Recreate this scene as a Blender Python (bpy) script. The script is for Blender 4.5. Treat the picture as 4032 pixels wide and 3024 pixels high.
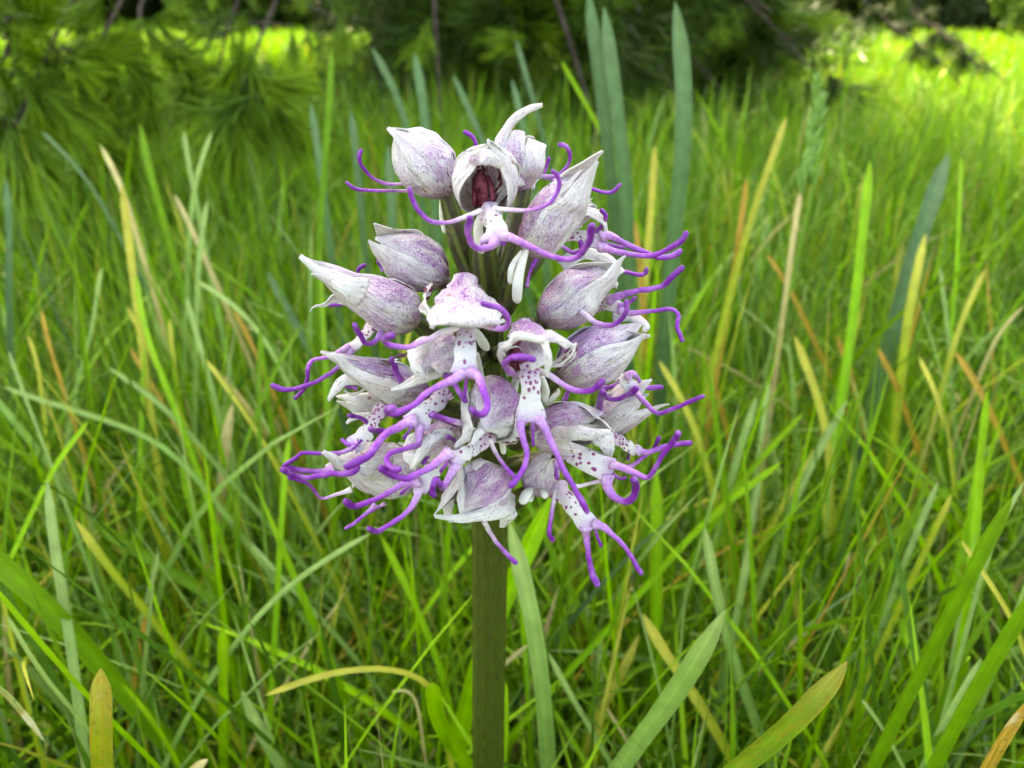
import bpy, math, random
import numpy as np
from mathutils import Vector, Matrix

for o in list(bpy.data.objects):
    bpy.data.objects.remove(o, do_unlink=True)
scene = bpy.context.scene
col = scene.collection
R = math.radians

# ------------------------------------------------------------------ camera
PITCH = R(27.0)
CAM = Vector((0.0, -0.100, 0.270))
FPX = 2933.0                       # focal length in pixels of the 4032 px wide photograph
cam_data = bpy.data.cameras.new('camera')
cam = bpy.data.objects.new('camera', cam_data)
col.objects.link(cam)
cam.location = CAM
cam.rotation_euler = (R(90) - PITCH, 0, 0)
cam_data.sensor_width = 36.0
cam_data.lens = 36.0 * FPX / 4032.0
cam_data.clip_start = 0.005
cam_data.clip_end = 400
cam_data.dof.use_dof = True
cam_data.dof.focus_distance = 0.100
cam_data.dof.aperture_fstop = 26.0
scene.camera = cam

# ------------------------------------------------------------------ sky and sun
SUN_EL, SUN_AZ = R(56), R(-18)     # azimuth measured from +Y (straight ahead) towards +X
world = bpy.data.worlds.new('World')
scene.world = world
world.use_nodes = True
wn = world.node_tree.nodes
wl = world.node_tree.links
bg = wn['Background']
sky = wn.new('ShaderNodeTexSky')
sky.sky_type = 'NISHITA'
sky.sun_disc = False
sky.sun_elevation = SUN_EL
sky.sun_rotation = SUN_AZ
sky.air_density = 1.0
sky.dust_density = 2.0
sky.ozone_density = 1.0
wl.new(sky.outputs[0], bg.inputs[0])
bg.inputs[1].default_value = 0.13
sun_data = bpy.data.lights.new('sun', 'SUN')
sun_data.energy = 5.0
sun_data.angle = R(0.5)
sun_data.color = (1.0, 0.95, 0.86)
sun = bpy.data.objects.new('sun', sun_data)
col.objects.link(sun)
SUN_DIR = Vector((math.sin(SUN_AZ) * math.cos(SUN_EL), math.cos(SUN_AZ) * math.cos(SUN_EL), math.sin(SUN_EL)))
sun.rotation_euler = SUN_DIR.to_track_quat('Z', 'Y').to_euler()
sun.location = SUN_DIR * 20

vs = scene.view_settings
vs.view_transform = 'Standard'
vs.look = 'None'
vs.gamma = 1.0
vs.use_curve_mapping = False
vs.exposure = 3.38
vs.use_white_balance = True
vs.white_balance_temperature = 9200
vs.white_balance_tint = 10
scene.cycles.use_denoising = True
scene.cycles.max_bounces = 8
scene.cycles.transparent_max_bounces = 8
scene.cycles.sample_clamp_indirect = 6.0

# ------------------------------------------------------------------ helpers
REG = {'W': (0, 0, .5486), 'A': (1300, 380, 2.765), 'B': (1900, 400, 2.5918), 'C': (1040, 850, 2.765),
       'D': (1800, 950, 2.212), 'E': (1040, 1350, 2.765), 'F': (1080, 1650, 2.765), 'G': (1800, 1450, 1.843),
       'H': (1500, 1000, 2.765), 'I': (1700, 1550, 3.6867), 'J': (1350, 1250, 3.6867), 'K': (2100, 1250, 3.16),
       'M': (0, 1800, 1.3554), 'N': (1500, 1900, 1.4747), 'O': (2432, 1824, 1.3825), 'Q': (2632, 900, 1.58),
       'X': (2500, 0, 1.4439), 'S': (0, 900, 1.8433), 'U': (0, 0, 1.6458), 'V': (1100, 0, 1.3825)}
FWD = Vector((0, math.cos(PITCH), -math.sin(PITCH)))
UPV = Vector((0, math.sin(PITCH), math.cos(PITCH)))


def at(reg, x, y, Y):
    """A point of the place: where the sight line meets the upright plane Y millimetres behind the stem."""
    X0, Y0, s = REG[reg]
    px, py = X0 + x / s, Y0 + y / s
    d = FWD + Vector((1, 0, 0)) * ((px - 2016) / FPX) + UPV * (-(py - 1512) / FPX)
    k = (Y * 0.001 - CAM.y) / d.y
    return CAM + d * k


def px_size(reg, p):
    """Metres that one region pixel covers at p."""
    depth = (p - CAM).dot(FWD)
    return depth / FPX / REG[reg][2]


def project(P):
    """numpy n x 3 -> full-photo pixel coordinates and depth."""
    V = P - np.array(CAM)
    dep = V @ np.array(FWD)
    dd = np.maximum(dep, 1e-4)
    return 2016 + FPX * V[:, 0] / dd, 1512 - FPX * (V @ np.array(UPV)) / dd, dep


def tag(o, label=None, cat=None, group=None, kind=None):
    if label: o['label'] = label
    if cat: o['category'] = cat
    if group: o['group'] = group
    if kind: o['kind'] = kind
    return o


def make_mesh(name, verts, faces, mat, attrs=None, colors=None, smooth=True):
    me = bpy.data.meshes.new(name)
    V = np.asarray(verts, dtype=np.float32).reshape(-1, 3)
    if isinstance(faces, np.ndarray):
        n, k = faces.shape
        me.vertices.add(len(V))
        me.vertices.foreach_set('co', V.ravel())
        me.loops.add(n * k)
        me.polygons.add(n)
        me.loops.foreach_set('vertex_index', faces.astype(np.int32).ravel())
        me.polygons.foreach_set('loop_start', np.arange(n, dtype=np.int32) * k)
        me.update(calc_edges=True)
    else:
        me.from_pydata(V.tolist(), [], faces)
    for k_, arr in (attrs or {}).items():
        a = me.attributes.new(k_, 'FLOAT', 'POINT')
        a.data.foreach_set('value', np.asarray(arr, dtype=np.float32).ravel())
    if colors is not None:
        a = me.attributes.new('col', 'FLOAT_COLOR', 'POINT')
        C = np.ones((len(V), 4), dtype=np.float32)
        C[:, :3] = colors
        a.data.foreach_set('color', C.ravel())
    if smooth:
        me.polygons.foreach_set('use_smooth', np.ones(len(me.polygons), dtype=bool))
    if mat: me.materials.append(mat)
    me.update()
    return me


def link(name, me, parent=None):
    o = bpy.data.objects.new(name, me)
    col.objects.link(o)
    if parent: o.parent = parent
    return o


def empty(name, loc=(0, 0, 0)):
    o = bpy.data.objects.new(name, None)
    col.objects.link(o)
    o.location = loc
    o.empty_display_size = 0.01
    return o


def catmull(pts, n):
    """n+1 points along a centripetal-ish spline through pts, evenly spaced by arc length."""
    P = np.array([list(p) for p in pts], dtype=float)
    if len(P) == 1: return np.repeat(P, n + 1, 0)
    Q = np.vstack([2 * P[0] - P[1], P, 2 * P[-1] - P[-2]])
    out = []
    for i in range(len(P) - 1):
        p0, p1, p2, p3 = Q[i:i + 4]
        for t in np.linspace(0, 1, 16, endpoint=False):
            out.append(.5 * ((2 * p1) + (-p0 + p2) * t + (2 * p0 - 5 * p1 + 4 * p2 - p3) * t * t + (-p0 + 3 * p1 - 3 * p2 + p3) * t ** 3))
    out.append(P[-1])
    out = np.array(out)
    d = np.r_[0, np.cumsum(np.linalg.norm(np.diff(out, axis=0), axis=1))]
    s = np.linspace(0, d[-1], n + 1)
    return np.stack([np.interp(s, d, out[:, k]) for k in range(3)], 1)


def grid_faces(nr, nc, wrap=False):
    f = []
    m = nc if wrap else nc - 1
    for i in range(nr - 1):
        for j in range(m):
            a, b = i * nc + j, i * nc + (j + 1) % nc
            f.append((a, b, b + nc, a + nc))
    return f


def tube_geo(path, radii, seg=10, ribs=0, rib_amp=0.0, twist=0.0, flat=1.0, cap=True):
    """A tube along path (n x 3) with a radius for each point and rounded ends; returns verts, faces, t, angle."""
    P = np.asarray(path, dtype=float)
    r = np.asarray(radii, dtype=float)
    T = np.gradient(P, axis=0)
    T /= np.linalg.norm(T, axis=1)[:, None] + 1e-12
    tt = np.linspace(0, 1, len(P))
    if cap:
        ext = [(0.0, 1.0), (0.45, .88), (0.8, .58), (.97, .2)]
        P2 = [P[-1] + T[-1] * r[-1] * e for e, _ in ext[1:]]
        P = np.vstack([P, P2]); r = np.r_[r, [r[-1] * f for _, f in ext[1:]]]
        T = np.vstack([T, np.repeat(T[-1:], 3, 0)]); tt = np.r_[tt, [1, 1, 1]]
    N = np.zeros_like(P)
    ref = np.array([0.31, -0.9, 0.29])
    n0 = ref - T[0] * ref.dot(T[0]); n0 /= np.linalg.norm(n0)
    N[0] = n0
    for i in range(1, len(P)):
        n = N[i - 1] - T[i] * N[i - 1].dot(T[i])
        N[i] = n / (np.linalg.norm(n) + 1e-12)
    Bn = np.cross(T, N)
    verts, ts = [], []
    for i in range(len(P)):
        for j in range(seg):
            a = 2 * math.pi * j / seg
            rr = r[i] * (1 + rib_amp * math.cos(ribs * a + twist * tt[i]))
            verts.append(P[i] + rr * (math.cos(a) * N[i] + math.sin(a) * flat * Bn[i]))
            ts.append(tt[i])
    f = grid_faces(len(P), seg, True)
    f.append(tuple(range((len(P) - 1) * seg, len(P) * seg)))
    f.append(tuple(reversed(range(seg))))
    return np.array(verts), f, np.array(ts)


rng = np.random.default_rng(7)
random.seed(7)

# ------------------------------------------------------------------ materials


class NT:
    def __init__(self, name):
        self.m = bpy.data.materials.new(name)
        self.m.use_nodes = True
        self.t = self.m.node_tree
        self.n, self.l = self.t.nodes, self.t.links
        self.n.clear()
        self.out = self.n.new('ShaderNodeOutputMaterial')

    def node(self, kind, **kw):
        n = self.n.new('ShaderNode' + kind)
        for k, v in kw.items(): setattr(n, k, v)
        return n

    def set(self, sock, v):
        if hasattr(v, 'bl_idname') or isinstance(v, bpy.types.NodeSocket): self.l.new(v, sock)
        else: sock.default_value = v

    def attr(self, name, out='Fac'):
        return self.node('Attribute', attribute_name=name).outputs[out]

    def math(self, op, a, b=0.0, c=0.0, clamp=False):
        n = self.node('Math', operation=op, use_clamp=clamp)
        self.set(n.inputs[0], a); self.set(n.inputs[1], b); self.set(n.inputs[2], c)
        return n.outputs[0]

    def ramp(self, x, lo, hi, a=0.0, b=1.0):
        n = self.node('MapRange', interpolation_type='SMOOTHSTEP')
        self.set(n.inputs[0], x)
        for i, v in enumerate((lo, hi, a, b)): self.set(n.inputs[1 + i], v)
        return n.outputs[0]

    def mix(self, f, a, b):
        n = self.node('Mix', data_type='RGBA')
        self.set(n.inputs[0], f)
        for s, v in ((n.inputs[6], a), (n.inputs[7], b)):
            self.set(s, v if isinstance(v, bpy.types.NodeSocket) else (*v, 1.0))
        return n.outputs[2]

    def vec(self, x, y, z):
        n = self.node('CombineXYZ')
        for i, v in enumerate((x, y, z)): self.set(n.inputs[i], v)
        return n.outputs[0]

    def noise(self, v, scale, detail=2.0, rough=.5, dist=0.0):
        n = self.node('TexNoise')
        self.set(n.inputs['Vector'], v)
        n.inputs['Scale'].default_value = scale
        n.inputs['Detail'].default_value = detail
        n.inputs['Roughness'].default_value = rough
        n.inputs['Distortion'].default_value = dist
        return n.outputs[0]

    def voronoi(self, v, scale, rnd=1.0):
        n = self.node('TexVoronoi')
        self.set(n.inputs['Vector'], v)
        n.inputs['Scale'].default_value = scale
        n.inputs['Randomness'].default_value = rnd
        return n

    def rand(self):
        return self.node('ObjectInfo').outputs['Random']

    def surface(self, color, rough=.5, trans=0.0, tcolor=None, bump=None, bump_d=.0002, bump_s=.5, spec=.4):
        p = self.node('BsdfPrincipled')
        self.set(p.inputs['Base Color'], color)
        self.set(p.inputs['Roughness'], rough)
        p.inputs['Specular IOR Level'].default_value = spec
        nrm = None
        if bump is not None:
            b = self.node('Bump')
            b.inputs['Strength'].default_value = bump_s
            b.inputs['Distance'].default_value = bump_d
            self.l.new(bump, b.inputs['Height'])
            nrm = b.outputs[0]
            self.l.new(nrm, p.inputs['Normal'])
        sh = p.outputs[0]
        if trans > 0:
            t = self.node('BsdfTranslucent')
            self.set(t.inputs[0], tcolor if tcolor is not None else color)
            if nrm: self.l.new(nrm, t.inputs[1])
            mx = self.node('MixShader')
            mx.inputs[0].default_value = trans
            self.l.new(sh, mx.inputs[1]); self.l.new(t.outputs[0], mx.inputs[2])
            sh = mx.outputs[0]
        self.l.new(sh, self.out.inputs[0])
        return self.m


def sepal_material(name, inner=False):
    m = NT(name)
    u, t, p, asp, bt = m.attr('u'), m.attr('t'), m.attr('p'), m.attr('asp'), m.attr('b')
    r = m.math('MULTIPLY', m.rand(), 37.0)
    ua = m.math('MULTIPLY', u, asp)
    V = m.vec(ua, t, r)
    Vl = m.vec(ua, m.math('MULTIPLY', t, .16), r)      # stretched along the petal
    Vs = m.vec(ua, m.math('MULTIPLY', t, .5), r)
    base = m.mix(m.noise(V, 9, 2), (.68, .655, .60), (.86, .845, .79))
    # greenish tan where the sepal joins the ovary
    g0 = m.ramp(m.math('ADD', t, m.math('MULTIPLY', m.noise(V, 6), .16)), .40, .08)
    base = m.mix(m.math('MULTIPLY', g0, m.math('MULTIPLY', bt, .8)), base, (.36, .33, .15))
    # mauve wash in broad streaks
    wash = m.math('MULTIPLY', m.ramp(m.noise(Vs, 5.5, 3, .6), .30, .62), p, clamp=True)
    base = m.mix(m.math('MULTIPLY', wash, .85), base, (.43, .195, .41))
    # purple speckle, gathered in patches and drawn out along the veins
    sp = m.ramp(m.noise(m.vec(ua, m.math('MULTIPLY', t, .62), r), 74, 3, .75), .50, .57)
    area = m.ramp(m.noise(Vs, 7.5, 3), .38, .56)
    sp = m.math('MULTIPLY', m.math('MULTIPLY', sp, m.math('ADD', area, .10, clamp=True)), m.math('MULTIPLY_ADD', p, 1.5, .06, clamp=True))
    base = m.mix(m.math('MULTIPLY', sp, .88), base, (.29, .028, .31))
    # dark fine veins along the petal, broken
    vn = m.ramp(m.noise(Vl, 44, 2, .5), .575, .63)
    vb = m.ramp(m.noise(V, 13, 2), .42, .60)
    base = m.mix(m.math('MULTIPLY', m.math('MULTIPLY', vn, vb), .55), base, (.20, .12, .20))
    line = m.math('ABSOLUTE', m.math('SINE', m.math('ADD', m.math('MULTIPLY', u, 8.5), m.math('MULTIPLY', m.noise(V, 4, 2), 7.0))))
    vn2 = m.math('MULTIPLY', m.ramp(line, .16, .03), m.ramp(m.noise(V, 15, 2), .36, .60))
    base = m.mix(m.math('MULTIPLY', m.math('MULTIPLY', vn2, m.math('ADD', p, .25)), .75, clamp=True), base, (.19, .045, .20))
    # scattered dark dots
    vo = m.voronoi(V, 27)
    sepc = m.node('SeparateColor'); m.l.new(vo.outputs['Color'], sepc.inputs[0])
    dot = m.math('MULTIPLY', m.ramp(m.math('ADD', vo.outputs['Distance'], m.math('MULTIPLY', m.noise(V, 80), .2)), .34, .24), m.math('GREATER_THAN', sepc.outputs[0], .74))
    base = m.mix(m.math('MULTIPLY', dot, .7), base, (.16, .045, .13))
    # a few brown withered patches
    br = m.math('MULTIPLY', m.ramp(m.noise(m.vec(ua, t, m.math('ADD', r, 3.3)), 6.5, 2), .71, .75), .8)
    base = m.mix(br, base, (.34, .17, .06))
    bm = m.math('MULTIPLY', m.ramp(m.noise(V, 12, 3), .36, .46), m.attr('br'), clamp=True)
    base = m.mix(bm, base, (.30, .12, .035))
    if inner:
        st = m.ramp(m.noise(Vl, 26, 2), .48, .57)
        base = m.mix(m.math('MULTIPLY', st, m.ramp(t, .95, .5)), base, (.15, .008, .04))
    bumpn = m.math('ADD', m.math('MULTIPLY', m.noise(Vl, 30, 3), 1.0), m.math('MULTIPLY', m.noise(V, 80, 2), .4))
    return m.surface(base, .5, .28, bump=bumpn, bump_d=.0013, bump_s=.6, spec=.22)


def lip_material():
    m = NT('lip_white_dotted_crimson')
    u, t, asp = m.attr('u'), m.attr('t'), m.attr('asp')
    r = m.math('MULTIPLY', m.rand(), 37.0)
    ua = m.math('MULTIPLY', u, asp)
    V = m.vec(ua, t, r)
    base = m.mix(m.noise(V, 30, 3), (.58, .545, .52), (.73, .70, .66))
    pink = m.ramp(t, .62, .1)
    base = m.mix(m.math('MULTIPLY', pink, .6), base, (.52, .29, .47))
    Vd = m.vec(m.math('MULTIPLY', ua, 1.35), m.math('ADD', t, m.math('MULTIPLY', m.noise(V, 10), .05)), r)
    vo = m.voronoi(Vd, 12.5, 1.0)
    sepc = m.node('SeparateColor'); m.l.new(vo.outputs['Color'], sepc.inputs[0])
    keep = m.math('LESS_THAN', sepc.outputs[0], m.ramp(t, .92, .42))
    size = m.math('MULTIPLY_ADD', sepc.outputs[1], .22, .34)
    dot = m.math('MULTIPLY', m.math('LESS_THAN', m.math('ADD', vo.outputs['Distance'], m.math('MULTIPLY', m.noise(V, 60), .16)), size), keep)
    base = m.mix(m.math('MULTIPLY', dot, .93), base, (.22, .006, .120))
    fade = m.ramp(m.math('ADD', t, m.math('MULTIPLY', m.math('SUBTRACT', m.noise(V, 60, 3), .5), .5)), .74, 1.1)
    base = m.mix(m.math('MULTIPLY', fade, .8), base, (.36, .10, .50))
    bumpn = m.math('ADD', m.noise(V, 110, 2), m.noise(V, 14, 2))
    return m.surface(base, .5, .18, bump=bumpn, bump_d=.0005, bump_s=.5, spec=.35)


def lobe_material():
    m = NT('lobe_violet')
    t = m.attr('t')                       # 0 white root, 1 violet end
    geo = m.node('TexCoord').outputs['Object']
    n = m.noise(geo, 2600, 2)
    nb = m.noise(geo, 500, 2)
    tt = m.math('ADD', t, m.math('MULTIPLY', m.math('SUBTRACT', n, .5), .34))
    c = m.mix(m.ramp(tt, .08, .46), (.64, .57, .57), (.41, .165, .46))
    c = m.mix(m.ramp(tt, .32, .72), c, (.215, .022, .32))
    c = m.mix(m.ramp(tt, .72, 1.08), c, (.125, .007, .19))
    c = m.mix(m.math('MULTIPLY', m.ramp(nb, .50, .68), .42), c, (.42, .17, .50))
    c = m.mix(m.math('MULTIPLY', m.ramp(m.noise(geo, 330, 3), .54, .70), .5), c, (.12, .008, .17))
    return m.surface(c, .36, .10, bump=n, bump_d=.0003, bump_s=.45, spec=.38)


def spur_material():
    m = NT('spur_white')
    geo = m.node('TexCoord').outputs['Object']
    c = m.mix(m.noise(geo, 700, 3), (.58, .57, .50), (.70, .69, .62))
    c = m.mix(m.math('MULTIPLY', m.ramp(m.noise(geo, 1500, 2), .62, .7), .4), c, (.45, .38, .42))
    return m.surface(c, .5, .3, bump=m.noise(geo, 2500), bump_d=.0002, bump_s=.3)


def ovary_material():
    m = NT('ovary_olive')
    g, t = m.attr('u'), m.attr('t')
    geo = m.node('TexCoord').outputs['Object']
    n = m.noise(geo, 900, 3)
    c = m.mix(m.ramp(g, -.3, .8), (.034, .032, .012), (.066, .084, .014))
    c = m.mix(m.math('MULTIPLY', m.ramp(n, .5, .75), .6), c, (.12, .13, .035))
    c = m.mix(m.math('MULTIPLY', m.ramp(m.noise(geo, 300, 2), .52, .7), .5), c, (.075, .035, .05))
    return m.surface(c, .38, .0, bump=n, bump_d=.0003, bump_s=.4, spec=.25)


def stem_material():
    m = NT('stem_olive_streaked')
    u, t = m.attr('u'), m.attr('t')
    V = m.vec(m.math('MULTIPLY', u, 1.0), m.math('MULTIPLY', t, .35), 0.0)
    n1 = m.noise(V, 46, 3, .6)
    n2 = m.noise(m.vec(u, m.math('MULTIPLY', t, 6), 2.0), 9, 3)
    fine = m.noise(m.vec(m.math('MULTIPLY', u, 1.0), m.math('MULTIPLY', t, 2.2), 5.0), 120, 2)
    c = m.mix(m.ramp(n1, .40, .62), (.022, .028, .003), (.060, .092, .005))
    c = m.mix(m.math('MULTIPLY', m.ramp(n2, .45, .75), .5), c, (.038, .030, .008))
    c = m.mix(m.math('MULTIPLY', m.ramp(fine, .55, .72), .4), c, (.085, .105, .020))
    return m.surface(c, .42, 0, bump=m.math('ADD', n1, fine), bump_d=.0004, bump_s=.5, spec=.22)


def blade_material(name, trans=.24, streak=True):
    m = NT(name)
    c = m.attr('col', 'Color')
    u, t, ru = m.attr('u'), m.attr('t'), m.attr('rust')
    geo = m.node('TexCoord').outputs['Object']
    # parallel veins, and withered streaks where a blade is dying back
    V = m.vec(u, m.math('MULTIPLY', t, .22), m.math('MULTIPLY', m.rand(), 30))
    vein = m.noise(V, 6, 3, .6)
    n2 = m.noise(geo, 210, 3)
    k = m.math('MULTIPLY_ADD', vein, .80, .58)
    k = m.math('MULTIPLY', k, m.math('MULTIPLY_ADD', n2, .7, .63))
    vm = m.node('VectorMath', operation='SCALE')
    m.l.new(c, vm.inputs[0]); m.l.new(k, vm.inputs['Scale'])
    colr = vm.outputs[0]
    if streak:
        Vr = m.vec(m.math('MULTIPLY', u, 1.0), m.math('MULTIPLY', t, 9.0), 3.0)
        s1 = m.noise(Vr, 3.2, 4, .65)
        s2 = m.noise(geo, 420, 3, .6)
        mask = m.math('MULTIPLY', m.ramp(m.math('ADD', m.math('MULTIPLY', s1, .7), m.math('MULTIPLY', s2, .3)), .47, .56), ru)
        colr = m.mix(mask, colr, (.30, .185, .016))
        m2 = m.math('MULTIPLY', m.ramp(m.noise(geo, 900, 3), .58, .66), ru)
        colr = m.mix(m.math('MULTIPLY', m2, .6), colr, (.12, .075, .012))
        m3 = m.math('MULTIPLY', m.ramp(m.noise(geo, 150, 2), .60, .70), ru)
        colr = m.mix(m.math('MULTIPLY', m3, .55), colr, (.62, .55, .34))
    return m.surface(colr, .45, trans, bump=vein, bump_d=.0008, bump_s=.5, spec=.17)


def plain(name, c1, c2, scale, rough=.7, trans=0, bump_d=.001, detail=3):
    m = NT(name)
    geo = m.node('TexCoord').outputs['Object']
    n = m.noise(geo, scale, detail, .6)
    c = m.mix(m.ramp(n, .35, .65), c1, c2)
    return m.surface(c, rough, trans, bump=n, bump_d=bump_d, bump_s=.6, spec=.12)


MAT = dict(sepal=sepal_material('sepal_white_mauve'), inner=sepal_material('petal_inner_crimson', True),
           lip=lip_material(), lobe=lobe_material(), spur=spur_material(), ovary=ovary_material(), stem=stem_material(),
           blade=blade_material('grass_blade_green'),
           needle=blade_material('conifer_needle', .3, False),
           column=plain('column_crimson', (.055, .004, .012), (.22, .05, .08), 900, .4),
           bark=plain('conifer_bark', (.030, .022, .016), (.065, .048, .036), 60, .85, bump_d=.01),
           soil=plain('lawn_soil', (.030, .026, .012), (.045, .065, .016), 35, .9, bump_d=.004),
           path=plain('pale_path_gravel', (.085, .055, .040), (.12, .085, .06), 9, .9, bump_d=.004),
           bed=plain('far_lawn_turf', (.06, .12, .010), (.10, .17, .016), 3, .9, bump_d=.02),
           bract=plain('bract_papery', (.10, .10, .05), (.24, .23, .15), 700, .6, .3, .0002),
           pink=plain('rose_petal_pink', (.62, .10, .14), (.75, .28, .30), 30, .6, .3),
           insect=plain('insect_dark', (.02, .008, .012), (.08, .03, .05), 3000, .35, bump_d=.0001),
           insect_white=plain('insect_white_stripe', (.75, .72, .70), (.85, .82, .80), 3000, .4, bump_d=.0001))

# ------------------------------------------------------------------ ground, path, far lawn
def sheet(name, x0, x1, y0, y1, z, mat, label=None, n=1):
    xs, ys = np.linspace(x0, x1, n + 1), np.linspace(y0, y1, n + 1)
    V = [(x, y, z) for y in ys for x in xs]
    o = link(name, make_mesh(name, V, grid_faces(n + 1, n + 1), mat, smooth=False))
    o['kind'] = 'structure'
    return o


sheet('ground', -150, 150, -60, 240, 0.0, MAT['soil'])
sheet('lawn', -60, 60, 4.6, 60, 0.004, MAT['bed'])
PATH = sheet('path', -60, 60, 7.1, 8.6, 0.008, MAT['path'])

# ------------------------------------------------------------------ grass blades as one mass
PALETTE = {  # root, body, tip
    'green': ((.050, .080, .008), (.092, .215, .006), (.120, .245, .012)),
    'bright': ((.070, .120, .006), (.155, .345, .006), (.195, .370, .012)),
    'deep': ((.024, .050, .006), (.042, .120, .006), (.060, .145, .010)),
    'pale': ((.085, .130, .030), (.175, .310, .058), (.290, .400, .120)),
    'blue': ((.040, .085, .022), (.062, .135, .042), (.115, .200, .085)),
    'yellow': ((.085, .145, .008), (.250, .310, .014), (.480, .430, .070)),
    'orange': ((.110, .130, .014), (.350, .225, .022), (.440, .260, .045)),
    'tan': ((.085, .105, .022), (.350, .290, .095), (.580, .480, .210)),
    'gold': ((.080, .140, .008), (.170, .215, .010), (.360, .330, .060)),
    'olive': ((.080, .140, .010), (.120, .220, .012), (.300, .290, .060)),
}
KINDS = ['green', 'bright', 'deep', 'pale', 'blue', 'yellow', 'orange', 'tan']


def ribbons(root, tip, bend, width, azim, kinds, segs, fold=True, seed=1, tip_start=.72):
    """Vectorised grass: root and tip n x 3, bend n x 3 (mid displacement), width n, azim n (blade facing)."""
    g = np.random.default_rng(seed)
    n = len(root)
    t = np.linspace(0, 1, segs + 1)
    mid = (root + tip) * .5 + bend
    P = ((1 - t) ** 2)[None, :, None] * root[:, None] + (2 * t * (1 - t))[None, :, None] * mid[:, None] + (t ** 2)[None, :, None] * tip[:, None]
    T = np.gradient(P, axis=1)
    T /= np.linalg.norm(T, axis=2, keepdims=True) + 1e-9
    tw = azim[:, None] + (g.normal(0, .7, n))[:, None] * t[None]
    S = np.stack([np.cos(tw), np.sin(tw), np.zeros_like(tw)], 2)
    S = S - T * (S * T).sum(2, keepdims=True)
    S /= np.linalg.norm(S, axis=2, keepdims=True) + 1e-9
    prof = np.clip(.75 + .6 * t, 0, 1) * np.sqrt(np.clip(1 - t ** 3.2, 0.0008, 1))
    hw = .5 * width[:, None] * prof[None]
    N = np.cross(T, S)
    cols = np.array([PALETTE[k] for k in KINDS])[kinds]           # n,3,3
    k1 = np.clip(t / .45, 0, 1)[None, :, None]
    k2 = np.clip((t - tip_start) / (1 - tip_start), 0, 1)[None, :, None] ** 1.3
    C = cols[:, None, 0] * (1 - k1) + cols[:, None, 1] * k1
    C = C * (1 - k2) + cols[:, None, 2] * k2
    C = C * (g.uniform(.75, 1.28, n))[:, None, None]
    if fold:
        pts = [P - S * hw[..., None], P - N * (hw * .35)[..., None], P + S * hw[..., None]]
        us = [-1, 0, 1]
    else:
        pts = [P - S * hw[..., None], P + S * hw[..., None]]
        us = [-1, 1]
    k = len(pts)
    V = np.stack(pts, 2).reshape(-1, 3)
    CC = np.repeat(C[:, :, None], k, 2).reshape(-1, 3)
    U = np.tile(np.array(us, dtype=float), n * (segs + 1))
    U = U + np.repeat(g.uniform(0, 50, n), (segs + 1) * k)
    TT = np.tile(np.repeat(t, k), n)
    base = np.arange(n)[:, None, None] * (segs + 1) * k
    i = np.arange(segs)[None, :, None] * k
    j = np.arange(k - 1)[None, None, :]
    a = base + i + j
    F = np.stack([a, a + 1, a + 1 + k, a + k], -1).reshape(-1, 4)
    return V, F, CC, U, TT, P


HEAD = (560, 400, 2830, 2350)      # photo pixels the flower head and its stem take up


def field(name, n, yr, dens_x, hr, wr, seed, segs, fold, label, kindp, lean=.5, keep_out=.128):
    g = np.random.default_rng(seed)
    y = yr[0] + (yr[1] - yr[0]) * g.random(n) ** .8
    x = (g.random(n) * 2 - 1) * (dens_x[0] + dens_x[1] * (y + .1))
    clump = np.sin(x * 31 + 3 * np.sin(y * 17)) * np.cos(y * 27 + 2 * np.sin(x * 23))
    h = g.uniform(*hr, n) * (1 + .18 * clump) * np.where(g.random(n) < .2, .6, 1.0)
    root = np.stack([x, y, np.full(n, -.002)], 1)
    az = g.uniform(0, 2 * math.pi, n)
    ln = np.abs(g.normal(0, lean, n)) * np.where(g.random(n) < .3, 1.7, .8) * h
    d = np.stack([np.cos(az), np.sin(az), np.zeros(n)], 1)
    tip = root + d * ln[:, None] + np.array([0, 0, 1.])[None] * (np.sqrt(np.maximum(h ** 2 - np.minimum(ln, .9 * h) ** 2, 1e-6)))[:, None]
    bend = -d * (ln * g.uniform(.0, .45, n))[:, None] + np.array([0, 0, 1.])[None] * (h * g.uniform(0, .25, n))[:, None] * (ln / h > .35)[:, None]
    bend = bend + g.normal(0, .03, (n, 3)) * h[:, None]
    w = g.uniform(*wr, n) * np.where(g.random(n) < .4, .55, 1.0)
    kinds = g.choice(len(KINDS), n, p=kindp)
    V, F, C, U, T, P = ribbons(root, tip, bend, w, g.uniform(0, 2 * math.pi, n), kinds, segs, fold, seed + 1)
    # keep the space between the lens and the flower clear
    px, py, dep = project(P.reshape(-1, 3))
    bad = (dep > -.05) & (dep < keep_out) & (px > -500) & (px < 4600) & (py > -400) & (py < 3500)
    bad |= (dep > 0) & (dep < .165) & (px > HEAD[0]) & (px < HEAD[2]) & (py > HEAD[1]) & (py < HEAD[3])
    bad = bad.reshape(n, -1).any(1)
    rr = np.hypot(root[:, 0], root[:, 1])
    bad |= rr < .006
    vper = V.shape[0] // n
    keepv = np.repeat(~bad, vper)
    idx = np.cumsum(keepv) - 1
    F = F[np.repeat(~bad, F.shape[0] // n)]
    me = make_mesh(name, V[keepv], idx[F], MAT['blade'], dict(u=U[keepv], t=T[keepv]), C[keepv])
    o = link(name, me)
    tag(o, label, 'grass', kind='stuff')
    return o


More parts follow.
